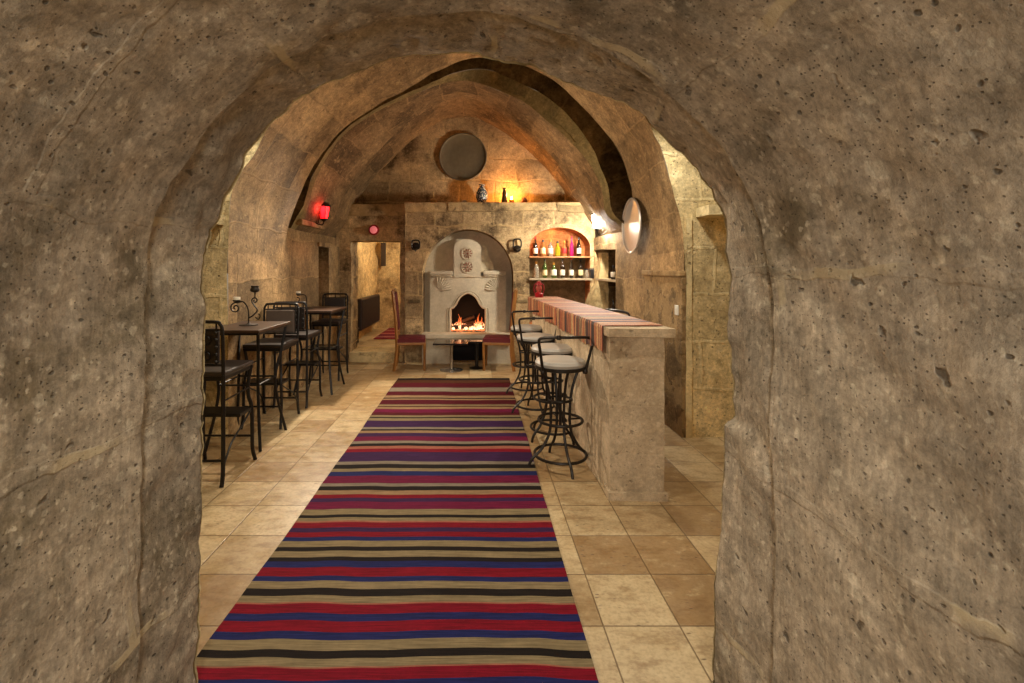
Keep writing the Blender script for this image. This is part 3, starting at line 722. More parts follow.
# ------------------------------------------------------------------ lanterns on the walls
def lantern(name, label, loc, rz, glass, iron=M_IRON):
    o = thing(name, label, 'wall lamp', loc, rz, None)       # local +x points away from the wall, origin on the wall
    mb = MB(); mb.lathe([(.045, 0), (.045, .012), (.02, .018)], 16, (0, 0, -.05), Matrix.Rotation(PI/2, 3, 'Y'), 1.7, 1); mb.build('wall_plate', iron, o)
    mb = MB(); mb.tube(spline([(.01, 0, -.09), (.07, 0, -.15), (.14, 0, -.16), (.16, 0, -.11)], 6), .008, 8)
    mb.tube([(q[0], q[1], q[2]) for q in spiral((.06, -.115), .035, .008, -PI/2, 1.3, 20)], .005, 6); mb.build('arm', iron, o, True)
    n = 6
    def hexp(r, z, k): a = 2*PI*k/n; return Vector((.16+r*math.cos(a), r*math.sin(a), z))
    mb = MB(); vs = [hexp(.045, -.09, k) for k in range(n)]+[hexp(.075, .07, k) for k in range(n)]
    mb.add(vs, [[k, (k+1) % n, n+(k+1) % n, n+k] for k in range(n)]+[list(range(n))[::-1], [n+k for k in range(n)]]); mb.build('glass_shade', glass, o)
    mb = MB()
    for k in range(n): mb.tube([hexp(.047, -.09, k), hexp(.078, .07, k)], .004, 5)
    mb.tube([hexp(.047, -.09, k) for k in range(n)], .006, 6, True); mb.tube([hexp(.079, .07, k) for k in range(n)], .006, 6, True)
    mb.build('cage', iron, o)
    mb = MB(); mb.lathe([(.09, .07), (.085, .08), (.05, .115), (.02, .13), (.012, .145), (.018, .155), (.001, .175)], 6, (.16, 0, 0)); mb.build('cap', iron, o)
    mb = MB(); mb.lathe([(.012, -.125), (.03, -.11), (.048, -.095), (.048, -.088)], 12, (.16, 0, 0)); mb.build('cup', iron, o)
    return o
G_WHITE = emit('lit_white_glass', (1, .94, .80), 640, (.9, .85, .75))
G_RED = emit('lit_red_glass', (1, .006, .010), 4, (.5, .02, .03))
p = W(601, 221, 6.6); rl = lantern('wall_lantern', 'brightly lit white glass iron lantern on the right wall above the bar recess', (XR, 6.6, p.z), PI, G_WHITE); rl.scale = (1.0, 1.25, 1.2)
p = W(325, 212, 6.12); ll = lantern('wall_lantern', 'lit red glass iron lantern on the left wall by the arch foot', (-2.13, 6.12, p.z), 0, G_RED)
lo = light('added_bar_spot', (-1.86, 6.0, p.z+.02), 270, (1, .84, .64), .05, 'SPOT')  # added warm spot beside the red lantern, throws light across to the bar
lo.data.spot_size = math.radians(140); lo.data.spot_blend = .5; lo.rotation_euler = Vector((2.4, -2.2, -1.5)).to_track_quat('-Z', 'Y').to_euler()
light('red_lantern_glow', (-1.97, 5.98, p.z+.02), 3.5, (1, .03, .04), .04)
o = thing('wall_light', 'small round pink and red glass wall light over the doorway', 'wall lamp', W(374, 230, YD-.02))
mb = MB(); mb.lathe([(.085, 0), (.085, .02), (.06, .03)], 24, (0, 0, 0), Matrix.Rotation(PI/2, 3, 'X')); mb.build('rim', M_LAMPRED, o)
mb = MB(); mb.lathe([(.06, 0), (.06, .03), (.045, .06), (.001, .07)], 20, (0, 0, 0), Matrix.Rotation(PI/2, 3, 'X')); mb.build('glass_dome', emit('pink_glass', (1, .16, .18), .45, (.6, .25, .25)), o, True)

# ------------------------------------------------------------------ trays and iron fittings on the walls
def tray(name, label, c, r, mat, rot):
    o = thing(name, label, 'tray', c)
    mb = MB(); mb.lathe([(r*.95, .0), (r*.95, .014), (r*.92, .005), (r*.5, .003), (.001, .003)], 64, (0, 0, 0), rot); mb.build('dish', mat, o, True)
    mb = MB(); mb.tube([rot @ Vector((r*.965*math.cos(2*PI*k/48), r*.965*math.sin(2*PI*k/48), .014)) for k in range(48)], r*.035, 8, True); mb.build('rim', mat, o, True)
    return o
tray('round_tray', 'dark round copper tray hanging high on the back wall', W(463, 157, YL-.02), 24*YL/F, M_COPPER, Matrix.Rotation(PI/2, 3, 'X'))
tray('round_tray', 'pale shiny metal tray hanging on the right wall above the bar', Vector((XR-.085, 5.34, W(0, 226, 5.36).z)), .315, M_SILVER, Matrix.Rotation(-PI/2, 3, 'Y') @ Matrix.Rotation(.0, 3, 'X'))
def holder(label, x, y, ringy):
    o = thing('candle_holder', label, 'candle holder', W(x, y, YB-.01), 0, 'iron holders on the back wall')
    rx = Matrix.Rotation(PI/2, 3, 'X')
    mb = MB(); mb.lathe([(.05, 0), (.05, .015), (.035, .03), (.001, .034)], 24, (0, 0, -.06 if ringy else 0), rx, 1.2, 1.1); mb.build('back_plate', M_IRON, o, True)
    mb = MB(); mb.tube([(.062*math.copysign(abs(math.cos(2*PI*k/24))**.6, math.cos(2*PI*k/24)), -.045, .02+.07*math.copysign(abs(math.sin(2*PI*k/24))**.6, math.sin(2*PI*k/24))) for k in range(24)], .012, 7, True); mb.build('ring', M_IRON, o, True)
    mb = MB(); mb.tube([(0, -.02, -.06), (0, -.07, -.085), (0, -.11, -.07)], .008, 7); mb.lathe([(.015, -.075), (.05, -.06), (.052, -.05)], 16, (0, -.11, 0)); mb.build('cup', M_IRON, o, True)
    return o
holder('dark iron ring candle holder on the wall left of the fireplace arch', 416, 246, 0)
holder('dark iron ring candle holder on the wall right of the fireplace arch', 517, 245, 1)
o = thing('light_switch', 'small white switch on the stone pier beyond the bar end', 'switch', (XR-.02, 4.29, 1.12))
mb = MB(); mb.box((-.012, -.035, -.045), (0, .035, .045), .004); mb.build('plate', M_WHITE, o)
mb = MB(); mb.box((-.018, -.012, -.02), (-.01, .012, .02), .003); mb.build('rocker', M_WHITE, o)

# ------------------------------------------------------------------ mantel objects
def vase(name, label, cat, x, y, prof_, mat, Y=YB+.14, extra=None):
    o = thing(name, label, cat, (W(x, 0, Y).x, Y, ZM+.008))
    mb = MB(); mb.lathe(prof_, 20); mb.build('body', mat, o, True)
    if extra: extra(o)
    return o
def vase_pattern():
    t = NT('patterned_glaze'); v = t.node('ShaderNodeTexVoronoi'); v.inputs['Scale'].default_value = 42
    co = t.node('ShaderNodeTexCoord').outputs['Object']; t.link(co, v.inputs['Vector'])
    t.link(t.mix(t.ramp(v.outputs['Distance'], .3, .5), S(206, 200, 184), S(58, 74, 88)), t.b.inputs['Base Color']); t.b.inputs['Roughness'].default_value = .25
    return t.m
vase('vase', 'blue and white patterned vase on the mantel below the tray', 'vase', 482, 203, [(.05, 0), (.07, .02), (.095, .1), (.09, .18), (.05, .25), (.038, .28), (.055, .305)], vase_pattern())
def neck(o):
    mb = MB(); mb.lathe([(.024, .2), (.02, .215), (.035, .23), (.032, .245), (.001, .25)], 14); mb.build('stopper', M_IRON, o)
vase('bottle', 'dark slender figured bottle on the mantel beside the candle', 'bottle', 504.5, 203, [(.045, 0), (.05, .02), (.045, .08), (.035, .13), (.042, .16), (.022, .2)], plain('dark_bottle', S(70, 48, 26), .3, var=.5), YB+.10, neck)
def finial(o):
    mb = MB(); mb.lathe([(.01, .08), (.012, .12), (.006, .15), (.014, .165), (.001, .19)], 12); mb.build('spout', M_BRASS, o, True)
vase('oil_jug', 'small brass jug with thin neck on the mantel left end', 'jug', 433.5, 203, [(.03, 0), (.05, .02), (.058, .05), (.03, .08), (.012, .09)], M_BRASS, YB+.12, finial)
vase('stone_cup', 'tiny pale cup on the mantel under the tray', 'cup', 464, 203, [(.02, 0), (.035, .02), (.038, .05), (.034, .052), (.03, .03)], M_CARVE, YB+.1)
vase('clay_pot', 'small dark clay pot on the mantel right of the candle', 'pot', 524, 203, [(.03, 0), (.055, .03), (.05, .065), (.03, .08), (.035, .09)], plain('clay', S(120, 66, 36), .7), YB+.12)
o = thing('candle_lamp', 'lit candle in a glass cup glowing orange on the mantel', 'candle', (W(511.5, 0, YB+.12).x, YB+.12, ZM+.008))
mb = MB(); mb.lathe([(.03, 0), (.038, .01), (.04, .06), (.038, .06), (.036, .015)], 16); mb.build('cup', plain('amber_glass', S(220, 140, 50), .2, 0, Transmission_Weight=.8, var=.05), o, True)
mb = MB(); mb.lathe([(.03, .012), (.03, .045), (.001, .047)], 14); mb.build('wax', M_WAX, o, True)
mb = MB(); mb.lathe([(.004, .05), (.013, .07), (.010, .09), (.001, .12)], 10); mb.build('flame', emit('candle_flame', (1, .55, .12), 160), o, True)
light('mantel_candle_glow', (W(512, 0, YB+.2).x, YB+.17, ZM+.17), 24, (1, .40, .08), .04)

# ------------------------------------------------------------------ bar counter with runner
ZBAR = 1.11
q = [(.865, 3.10), (1.215, 3.08), (1.03, 6.32), (.735, 6.32)]
def barslab(q, z0, z1, amp, n=40, m=4):
    mb = MB()
    ring_ = []
    for (a, b, k) in ((q[0], q[1], 6), (q[1], q[2], n), (q[2], q[3], 5), (q[3], q[0], n)):
        for i in range(k): ring_.append((a[0]+(b[0]-a[0])*i/k, a[1]+(b[1]-a[1])*i/k))
    nr_ = len(ring_); vs = []; uv = []; L_ = 0; nz = max(2, int((z1-z0)/.07))
    LL = [0]
    for i in range(nr_): LL.append(LL[-1]+math.dist(ring_[i], ring_[(i+1) % nr_]))
    for j in range(nz+1):
        for i, p_ in enumerate(ring_):
            z = z0+(z1-z0)*j/nz; v = rough((p_[0], p_[1], z), amp, 4)
            v.z = z if j in (0, nz) else v.z; vs.append(v); uv.append((LL[i], z))
    fs = [[j*nr_+i, j*nr_+(i+1) % nr_, (j+1)*nr_+(i+1) % nr_, (j+1)*nr_+i] for j in range(nz) for i in range(nr_)]
    fs += [list(range(nr_))[::-1], [nz*nr_+i for i in range(nr_)]]
    mb.add(vs, fs, uv); return mb
bar = thing('bar_counter', 'long pale stone bar counter running back along the right side', 'bar counter', (0, 0, 0))
barslab(q, 0, ZBAR-.055, .009).build('body', M_BAR, bar)
q2 = [(.848, 3.06), (1.27, 3.03), (1.10, 6.36), (.685, 6.36)]
barslab(q2, ZBAR-.055, ZBAR, .009).build('counter_top', M_BAR, bar)
qp = [(.85, 3.065), (1.23, 3.045), (1.23, 3.2), (.85, 3.2)]
barslab(qp, 0, .05, .006, 6).build('plinth', M_BAR, bar)
# runner: stripes run across the counter, one side hangs down
mb = MB()
pal = [S(180, 104, 58), S(44, 26, 20), S(206, 166, 112), S(132, 62, 38), S(38, 26, 22), S(166, 88, 50), S(196, 130, 80), S(70, 34, 26), S(176, 98, 58), S(92, 54, 34)]
seq = []; yy = 3.16
while yy < 6.32:
    wd = R.choice((.008, .010, .012, .016, .022)); seq.append((yy, min(yy+wd, 6.32), R.choice(pal))); yy += wd
def cloth_pt(t, Y):                                    # t 0 right edge .. 1 left edge of top .. 2 bottom of drop
    f = (Y-3.1)/3.22
    xl = q2[0][0]+(q2[3][0]-q2[0][0])*f; xr = q2[1][0]+(q2[2][0]-q2[1][0])*f
    if t <= 1: return Vector((xr-.03+(xl-.006-xr+.03)*t, Y, ZBAR+.006+.002*math.sin(Y*37)*t))
    s_ = t-1; drop = .175+.01*math.sin(Y*9)+.006*math.sin(Y*41)
    return Vector((xl-.010-.004*math.sin(Y*30)*s_+.004*s_, Y+.004*math.sin(Y*15)*s_, ZBAR+.004-drop*s_))
ts = [0, .2, .4, .6, .8, .96, 1.0, 1.08, 1.3, 1.55, 1.8, 2.0]
for a, b, col in seq:
    vs = [cloth_pt(t, y) for y in (a, b) for t in ts]; n = len(ts)
    mb.add(vs, [[i, n+i, n+i+1, i+1] for i in range(n-1)], None, [col]*(n-1))
o = mb.build('table_runner', M_CLOTH, fixn=False)
sm = o.modifiers.new('thick', 'SOLIDIFY'); sm.thickness = .004; sm.offset = 1
tag(o, 'striped rust and brown woven runner draped over the bar counter', 'runner')

# ------------------------------------------------------------------ bar stools
def make_stool(label):
    o = thing('bar_stool', label, 'bar stool', (0, 0, 0), 0, 'bar stools along the counter')
    mb = MB(); mb.lathe([(.17, .755), (.187, .765), (.192, .785), (.18, .805), (.12, .815), (.001, .818)], 32); mb.build('seat', M_SEATC, o, True)
    mb = MB(); mb.lathe([(.18, .735), (.195, .74), (.195, .765), (.185, .765)], 32); mb.build('seat_rim', M_IRON, o, True)
    for k in range(4):
        a = PI/4*0+k*PI/2+.12; d = Vector((math.cos(a), math.sin(a), 0))
        prof_ = [(.165, .745), (.12, .66), (.085, .52), (.075, .36), (.09, .24), (.15, .13), (.225, .06), (.25, .0)]
        mb = MB(); mb.tube(spline([d*r+Vector((0, 0, z)) for r, z in prof_], 5), .011, 8); mb.build('leg', M_IRON, o, True)
    for nm, r, z, t in (('foot_ring', .165, .345, .011), ('base_ring', .195, .085, .011), ('waist_ring', .085, .50, .009)):
        mb = MB(); mb.tube([(r*math.cos(2*PI*k/32), r*math.sin(2*PI*k/32), z) for k in range(32)], t, 8, True); mb.build(nm, M_IRON, o, True)
    mb = MB(); 
    for k in range(4):
        a = k*PI/2+.12; mb.tube([(.078*math.cos(a), .078*math.sin(a), .345), (.165*math.cos(a), .165*math.sin(a), .345)], .007, 6)
    mb.tube([(0, 0, .3), (0, 0, .75)], .012, 8); mb.build('stem', M_IRON, o, True)
    mb = MB()                                          # low bent-rod back on the -y side
    pts = [(-.155, -.115, .72), (-.165, -.13, .78), (-.185, -.15, .90), (-.195, -.16, .965), (-.18, -.17, .99), (-.09, -.20, 1.0), (0, -.21, 1.0), (.09, -.20, 1.0), (.185, -.17, .99), (.205, -.155, .965), (.195, -.14, .90), (.168, -.12, .77), (.15, -.11, .73)]
    mb.tube(spline(pts, 4), .011, 8); br_ = mb.build('back_rail', M_IRON, o, True)
    for kp in ((-.158, -.118, .735), (.158, -.118, .735), (-.06, -.203, 1.0)):
        mb = MB(); mb.lathe([(.016, -.016), (.02, 0), (.014, .016)], 10, kp); mb.build('knob', M_IRON, br_, True)
    return o
st = make_stool('nearest bar stool with pale round seat and iron rail beside the bar')
st.location = (.635, 3.62, 0); st.rotation_euler = (0, 0, .06)
dup(st, 'second bar stool from the front with no back rail, pale round seat', (.675, 4.23, 0), .5, skip=('back_rail', 'knob'))
dup(st, 'third bar stool from the front, iron back rail over pale seat', (.605, 4.93, 0), .08)
dup(st, 'farthest bar stool of the row, close to the red fireside chair', (.595, 5.68, 0), .05)
s5 = dup(st, 'stool behind the bar with only its iron rail showing above the counter', (1.44, 4.55, 0), -1.15); s5.scale = (.85, .85, 1.10)

# ------------------------------------------------------------------ tall chairs and tables on the left
def make_chair(label, padmat):
    o = thing('bar_chair', label, 'bar chair', (0, 0, 0), 0, 'tall iron chairs along the left wall')
    W2, ZSEAT = .185, .75
    mb = MB(); mb.box((-W2-.012, -.215, ZSEAT), (W2+.012, .225, ZSEAT+.035), .012); mb.build('seat', M_LEATH, o)
    mb = MB(); mb.box((-W2, -.205, ZSEAT-.03), (W2, .215, ZSEAT), .004); mb.build('seat_frame', M_IRONB, o)
    for sx in (-1, 1):
        mb = MB(); mb.tube(spline([(sx*W2, -.205, ZSEAT+.01), (sx*W2, -.205, .45), (sx*W2, -.205, .2), (sx*(W2+.002), -.215, .06), (sx*(W2+.004), -.235, .0)], 5), .0145, 8); mb.build('leg', M_IRONB, o, True)
        mb = MB(); mb.tube(spline([(sx*W2, .205, ZSEAT), (sx*(W2-.015), .185, .62), (sx*(W2-.012), .18, .52), (sx*W2, .205, .43), (sx*(W2+.006), .205, .25), (sx*(W2+.004), .215, .10), (sx*(W2+.012), .245, .0)], 5), .0145, 8); mb.build('leg', M_IRONB, o, True)
    mb = MB(); mb.box((-W2-.005, .02, .40), (W2+.005, .215, .425), .006); mb.build('foot_shelf', M_IRONB, o)
    mb = MB()
    for sx in (-1, 1):
        mb.tube(spline([(sx*W2, .19, .40), (sx*W2, .06, .33), (sx*W2, -.1, .25), (sx*W2, -.205, .12)], 5), .007, 6)
        mb.tube([(sx*W2, -.205, .58), (sx*(W2-.01), .18, .58)], .007, 6)
    mb.tube([(-W2, -.207, .17), (W2, -.207, .17)], .009, 6); mb.tube([(-W2, .205, .2), (W2, .205, .2)], .009, 6); mb.build('stretcher', M_IRONB, o, True)
    mb = MB()                                          # rounded back frame
    fr_ = [(-W2, -.205, ZSEAT), (-W2-.003, -.212, .9), (-W2-.003, -.222, 1.07), (-W2+.012, -.226, 1.115), (-W2+.05, -.228, 1.13), (W2-.05, -.228, 1.13), (W2-.012, -.226, 1.115), (W2+.003, -.222, 1.07), (W2+.003, -.212, .9), (W2, -.205, ZSEAT)]
    mb.tube(spline(fr_, 4), .012, 8); mb.tube([(-W2, -.208, .83), (W2, -.208, .83)], .008, 6); mb.tube([(-W2, -.22, 1.075), (W2, -.22, 1.075)], .007, 6); bf = mb.build('back_frame', M_IRONB, o, True)
    mb = MB(); mb.box((-W2+.03, -.212, .84), (W2-.03, -.185, 1.07), .012); mb.build('back_pad', padmat, bf)
    mb = MB()                                          # iron scrolls behind the pad
    for sx in (-1, 1):
        for z in (.90, 1.01):
            mb.tube(spiral((sx*.075, z), .05, .01, PI/2, 1.4*sx, 24, y=-.228), .006, 6)
    mb.tube([(0, -.228, .83), (0, -.23, 1.12)], .007, 6)
    for sx in (-1, 1): mb.tube([(sx*.15, -.225, .83), (sx*.15, -.228, 1.12)], .007, 6)
    for k in range(5):
        for sx in (-1, 1): mb.lathe([(.009, -.009), (.013, 0), (.009, .009)], 8, (sx*.15, -.236, .86+k*.05))
    mb.build('back_scroll', M_IRONB, bf, True)
    return o
cA = make_chair('nearest tall iron chair on the left, its back towards us', M_LEATH); cA.location = (-1.935, 3.48, 0)
cB = make_chair('tall iron chair with a grey-brown leather back, facing us behind the near table', M_LEATHG); cB.location = (-2.01, 4.66, 0); cB.scale = (.93, 1, 1); cB.rotation_euler = (0, 0, PI)
dup(cA, 'tall iron chair standing back to back with the grey-brown one', (-2.0, 5.31, 0), 0).scale = (.93, 1, 1)
dup(cA, 'farthest tall iron chair, facing us near the doorway', (-2.02, 6.55, 0), PI).scale = (.93, 1, 1)
def make_table(label):
    o = thing('bar_table', label, 'bar table', (0, 0, 0), 0, 'tall tables along the left wall')
    mb = MB(); mb.box((-.245, -.33, .975), (.245, .33, 1.0), .006); mb.build('tabletop', M_DWOOD, o)
    mb = MB(); mb.box((-.225, -.30, .955), (.225, .30, .976), .003); mb.build('apron', M_IRONB, o)
    for sx in (-1, 1):
        for sy in (-1, 1):
            mb = MB(); mb.tube(spline([(sx*.215, sy*.28, .96), (sx*.195, sy*.23, .75), (sx*.165, sy*.17, .52), (sx*.18, sy*.19, .3), (sx*.225, sy*.26, 0)], 6), .013, 7)
            mb.build('leg', M_IRONB, o, True)
    mb = MB()
    for a_, b_ in (((-.165, -.17, .52), (-.165, .17, .52)), ((.165, -.17, .52), (.165, .17, .52)), ((-.165, -.17, .52), (.165, -.17, .52)), ((-.165, .17, .52), (.165, .17, .52))):
        mb = MB(); mb.tube([a_, b_], .008, 6); mb.build('stretcher', M_IRONB, o, True)
    return o
tA = make_table('nearer tall dark table on the left, between two facing iron chairs'); tA.location = (-1.995, 4.14, 0)
dup(tA, 'farther tall dark table on the left, in front of the last chair', (-1.94, 5.87, 0), 0)
# scrolled candle stands on the tables
def candle_stand(label, loc, big):
    o = thing('candle_stand', label, 'candle holder', loc, 0, 'scrolled iron candle stands')
    mb = MB(); mb.lathe([(.075, 0), (.078, .006), (.02, .012), (.009, .02)], 24); mb.build('base', M_IRON, o, True)
    h = .20 if big else .17
    mb = MB(); mb.tube(spline([(0, 0, .01), (0, 0, .10), (-.012, 0, .16), (-.05, 0, h+.005), (-.10, 0, h-.005)], 6)+[Vector(v) for v in spiral((-.115, h-.05), .048, .008, PI*.42, 1.5, 26)], .006, 7)
    mb.build('stem', M_IRON, o, True)
    if big:
        mb = MB(); mb.tube(spline([(0, 0, .06), (.045, .0, .09), (.075, 0, .13), (.05, 0, .17), (.03, 0, .2)], 6)+[Vector(v) for v in spiral((.055, .215), .028, .006, PI, -1.2, 22)], .006, 7)
        mb.tube(spline([(.06, 0, .07), (.085, 0, .05), (.10, 0, .08), (.085, 0, .1)], 6), .005, 6); mb.tube([(.055, 0, .24), (.055, 0, .29)], .006, 6)
        mb.lathe([(.012, .285), (.036, .295), (.04, .31), (.03, .33), (.036, .345)], 14, (.055, 0, 0)); mb.build('arm', M_IRON, o, True)
    mb = MB(); mb.lathe([(.008, h), (.03, h+.01), (.034, h+.022)], 14, (-.105, 0, 0)); mb.build('cup', M_IRON, o, True)
    mb = MB(); mb.lathe([(.03, h+.02), (.03, h+.045), (.001, h+.046)], 16, (-.105, 0, 0)); mb.build('candle', M_WAX, o, True)
    return o
candle_stand('tall scrolled iron candle stand with two arms on the near table', (-2.0, 4.16, 1.0), True)
candle_stand('thin iron candle stand with a white candle on the far table', (-2.08, 5.80, 1.0), False)

# ------------------------------------------------------------------ fireside chairs and tables
def make_dining(label):
    o = thing('dining_chair', label, 'chair', (0, 0, 0), 0, 'red fireside chairs')           # faces local +y
    for sx in (-1, 1):
        mb = MB(); mb.tube([(sx*.185, .205, 0), (sx*.185, .205, .40)], [.016, .021], 4); mb.build('leg', M_WOOD, o)
        mb = MB(); mb.tube(spline([(sx*.185, -.235, 0), (sx*.185, -.20, .25), (sx*.185, -.195, .45), (sx*.185, -.215, .8), (sx*.185, -.255, 1.17)], 5), .024, 4); mb.build('leg', M_WOOD, o)
    mb = MB(); mb.box((-.2, -.205, .375), (.2, .22, .415), .006); mb.build('seat_frame', M_WOOD, o)
    mb = MB(); bm = bmesh.new(); bmesh.ops.create_grid(bm, x_segments=12, y_segments=12, size=1)
    for v in bm.verts:
        x, y = v.co.x, v.co.y; k = max(abs(x), abs(y)); v.co = Vector((x*.198, y*.212+.005, .47+.022*(1-k**4)-.0*x))
    top_ = bm.verts[:]; geom = bmesh.ops.extrude_face_region(bm, geom=bm.faces[:])
    for e in geom['geom']:
        if isinstance(e, bmesh.types.BMVert): e.co.z = .414
    mb.frombm(bm); mb.build('seat', M_RED, o, True)
    mb = MB(); mb.prism([(-.17, .60), (.17, .60), (.17, 1.14), (-.17, 1.14)], lambda p: Vector((p[0], -.205-(p[1]-.6)*.085, p[1])), lambda p: Vector((p[0], -.165-(p[1]-.6)*.085, p[1]))); mb.build('back_pad', M_RED, o)
    mb = MB(); mb.box((-.2, -.265, 1.14), (.2, -.235, 1.19), .008); mb.build('back_rail', M_WOOD, o)
    mb = MB(); mb.box((-.18, -.212, .55), (.18, -.187, .59), .005); mb.build('back_rail', M_WOOD, o)
    return o
dc = make_dining('red upholstered wooden chair left of the fire, turned to the table')
dc.location = (-.99, 7.10, 0); dc.rotation_euler = (0, 0, -PI/2+.1)
dup(dc, 'red upholstered wooden chair right of the fire, half behind the stools', (.325, 7.10, 0), PI/2-.12)
def low_table(label, loc, hx, hy, z, group, metal):
    o = thing('coffee_table', label, 'table', loc, 0, group)
    mb = MB(); mb.box((-hx, -hy, z-.025), (hx, hy, z), .004); mb.build('tabletop', M_BLACKGL, o)
    mb = MB(); mb.tube([(0, 0, .015), (0, 0, z-.02)], .024, 12); mb.build('column', metal, o, True)
    mb = MB(); k = min(hx, .17)/.17; mb.lathe([(.17*k, 0), (.17*k, .008), (.06*k, .022), (.03, .03)], 24); mb.build('base', metal, o, True)
low_table('square black glossy pedestal table standing in front of the fire', (-.375, 6.97, 0), .25, .25, .43, 'black tables by the fire', M_CHROME)
low_table('small black table between the pedestal table and right red chair', (-.005, 7.12, 0), .11, .16, .425, 'black tables by the fire', M_IRONB)

# ------------------------------------------------------------------ kilim runner on the floor
K, T_, TP, RD, BL, PU, MG, DR, GY, PK, BR = S(27, 20, 16), S(126, 109, 79), S(136, 108, 78), S(114, 10, 28), S(29, 33, 78), S(54, 26, 62), S(98, 17, 50), S(74, 14, 24), S(122, 110, 94), S(146, 86, 68), S(70, 37, 20)
stripes = [(683, 671, RD), (671, 669.5, PK), (669.5, 661, T_), (661, 653, K), (653, 642.5, T_), (642.5, 634.5, BL), (634.5, 623.5, RD), (623.5, 616, BL), (616, 606.5, RD), (606.5, 605, PK), (605, 598.3, T_), (598.3, 591, K), (591, 583.7, T_),
 (583.7, 578.7, BL), (578.7, 569.8, RD), (569.8, 563.5, BL), (563.5, 559.4, K), (559.4, 553.2, T_), (553.2, 549, K), (549, 543, T_), (543, 539, BL), (539, 534, RD), (534, 529.7, PU), (529.7, 524.5, RD), (524.5, 523, PK), (523, 519.7, T_), (519.7, 516.7, K), (516.7, 511, T_),
 (511, 503.5, MG), (503.5, 499.8, PU), (499.8, 496.2, RD), (496.2, 492, TP), (492, 488, K), (488, 485, GY), (485, 477.5, MG), (477.5, 473, BL), (473, 470, T_), (470, 465.9, K), (465.9, 463, GY), (463, 453.5, PU), (453.5, 450.3, RD), (450.3, 447.6, PK), (447.6, 445, K), (445, 442.4, GY),
 (442.4, 438, MG), (438, 434.5, PU), (434.5, 432, TP), (432, 430.5, K), (430.5, 428.5, GY), (428.5, 422, PU), (422, 419.5, T_), (419.5, 418.3, K), (418.3, 416.5, T_), (416.5, 413.5, DR), (413.5, 410, MG), (410, 408, TP), (408, 407, BR), (407, 405.5, T_), (405.5, 401, DR), (401, 399.8, TP), (399.8, 398.8, K), (398.8, 396.5, TP),
 (396.5, 392.5, DR), (392.5, 388.5, GY), (388.5, 384, DR), (384, 381, BR), (381, 379, K)]
fy = lambda y: F*H/(y-CY)
seg = [(fy(a), fy(b), c) for a, b, c in stripes]
y0 = seg[0][0]; pre = [(BL, .06), (RD, .06), (BL, .05), (T_, .06), (K, .04), (T_, .06), (RD, .06), (BL, .05), (RD, .06), (BL, .05)]
for c, wd in pre: seg.insert(0, (y0-wd, y0, c)); y0 -= wd
mb = MB(); nx = 40
def rug_pt(u, Y):
    e = noise.noise(Vector((Y*1.3, 0, 2)))*.012+noise.noise(Vector((Y*4, 1, 2)))*.005
    e2 = noise.noise(Vector((Y*1.1, 5, 2)))*.01+noise.noise(Vector((Y*4, 6, 2)))*.005
    xl = -1.068+e; xr = .437+e2
    xl = max(xl, -.965) if Y < 1.66 else xl+max(0, (1.80-Y)/.14)*.08
    x = xl+(xr-xl)*u
    yy_ = Y+.016*noise.noise(Vector((x*2.2, Y*.8, 0)))+.007*noise.noise(Vector((x*6, Y*1.5, 3)))
    return Vector((x, yy_, .012+.004*noise.noise(Vector((x*2.5, Y*2.5, 8)))))
for a, b, c in seg:
    vs = [rug_pt(i/nx, y) for y in (a, b) for i in range(nx+1)]; n = nx+1
    mb.add(vs, [[i, i+1, n+i+1, n+i] for i in range(nx)], None, [c]*nx)
o = mb.build('kilim_rug', M_KILIM, fixn=False); bm = bmesh.new(); bm.from_mesh(o.data); bmesh.ops.remove_doubles(bm, verts=bm.verts[:], dist=1e-5); bm.to_mesh(o.data); bm.free()
sm = o.modifiers.new('thick', 'SOLIDIFY'); sm.thickness = .009; sm.offset = -1
tag(o, 'long red, blue and cream striped kilim runner on the floor towards the fire', 'rug')
# rug in the corridor
mb = MB(); yy = 8.95
while yy < 10.5:
    c = R.choice((S(140, 40, 44), S(110, 30, 40), S(176, 130, 110), S(90, 30, 46))); wd = R.uniform(.03, .08)
    mb.add([(-1.95, yy, .172), (-1.1, yy, .172), (-1.1, yy+wd, .172), (-1.95, yy+wd, .172)], [[0, 1, 2, 3]], None, [c]); yy += wd
o = mb.build('corridor_rug', M_KILIM, fixn=False); sm = o.modifiers.new('thick', 'SOLIDIFY'); sm.thickness = .012; sm.offset = -1
tag(o, 'small red striped rug on the corridor floor behind the doorway', 'rug')
o = thing('radiator', 'dark brown panel radiator on the corridor wall behind the doorway', 'radiator', (-2.2, 8.6, .36))
mb = MB(); mb.box((0.02, 0, 0), (.11, 1.6, .58), .02); mb.build('panel', M_RADI, o)
mb = MB()
for k in range(26): mb.box((.108, .03+k*.06, .03), (.122, .06+k*.06, .55), .004)
mb.build('fins', M_RADI, o)
mb = MB(); mb.tube([(.06, .02, .05), (.06, -.06, .05), (.06, -.06, -.2)], .014, 8); mb.build('pipe', M_RADI, o, True)
o = thing('wall_plank', 'narrow dark wooden plank hanging on the corridor end wall', 'plank', W(383.5, 254, 10.55))
mb = MB(); mb.box((-.055, -.03, -.27), (.055, .01, .25), .006); mb.build('board', M_PLANK, o)
mb = MB(); mb.tube([(0, -.035, .22), (0, .02, .27)], .01, 6); mb.build('peg', M_IRON, o)

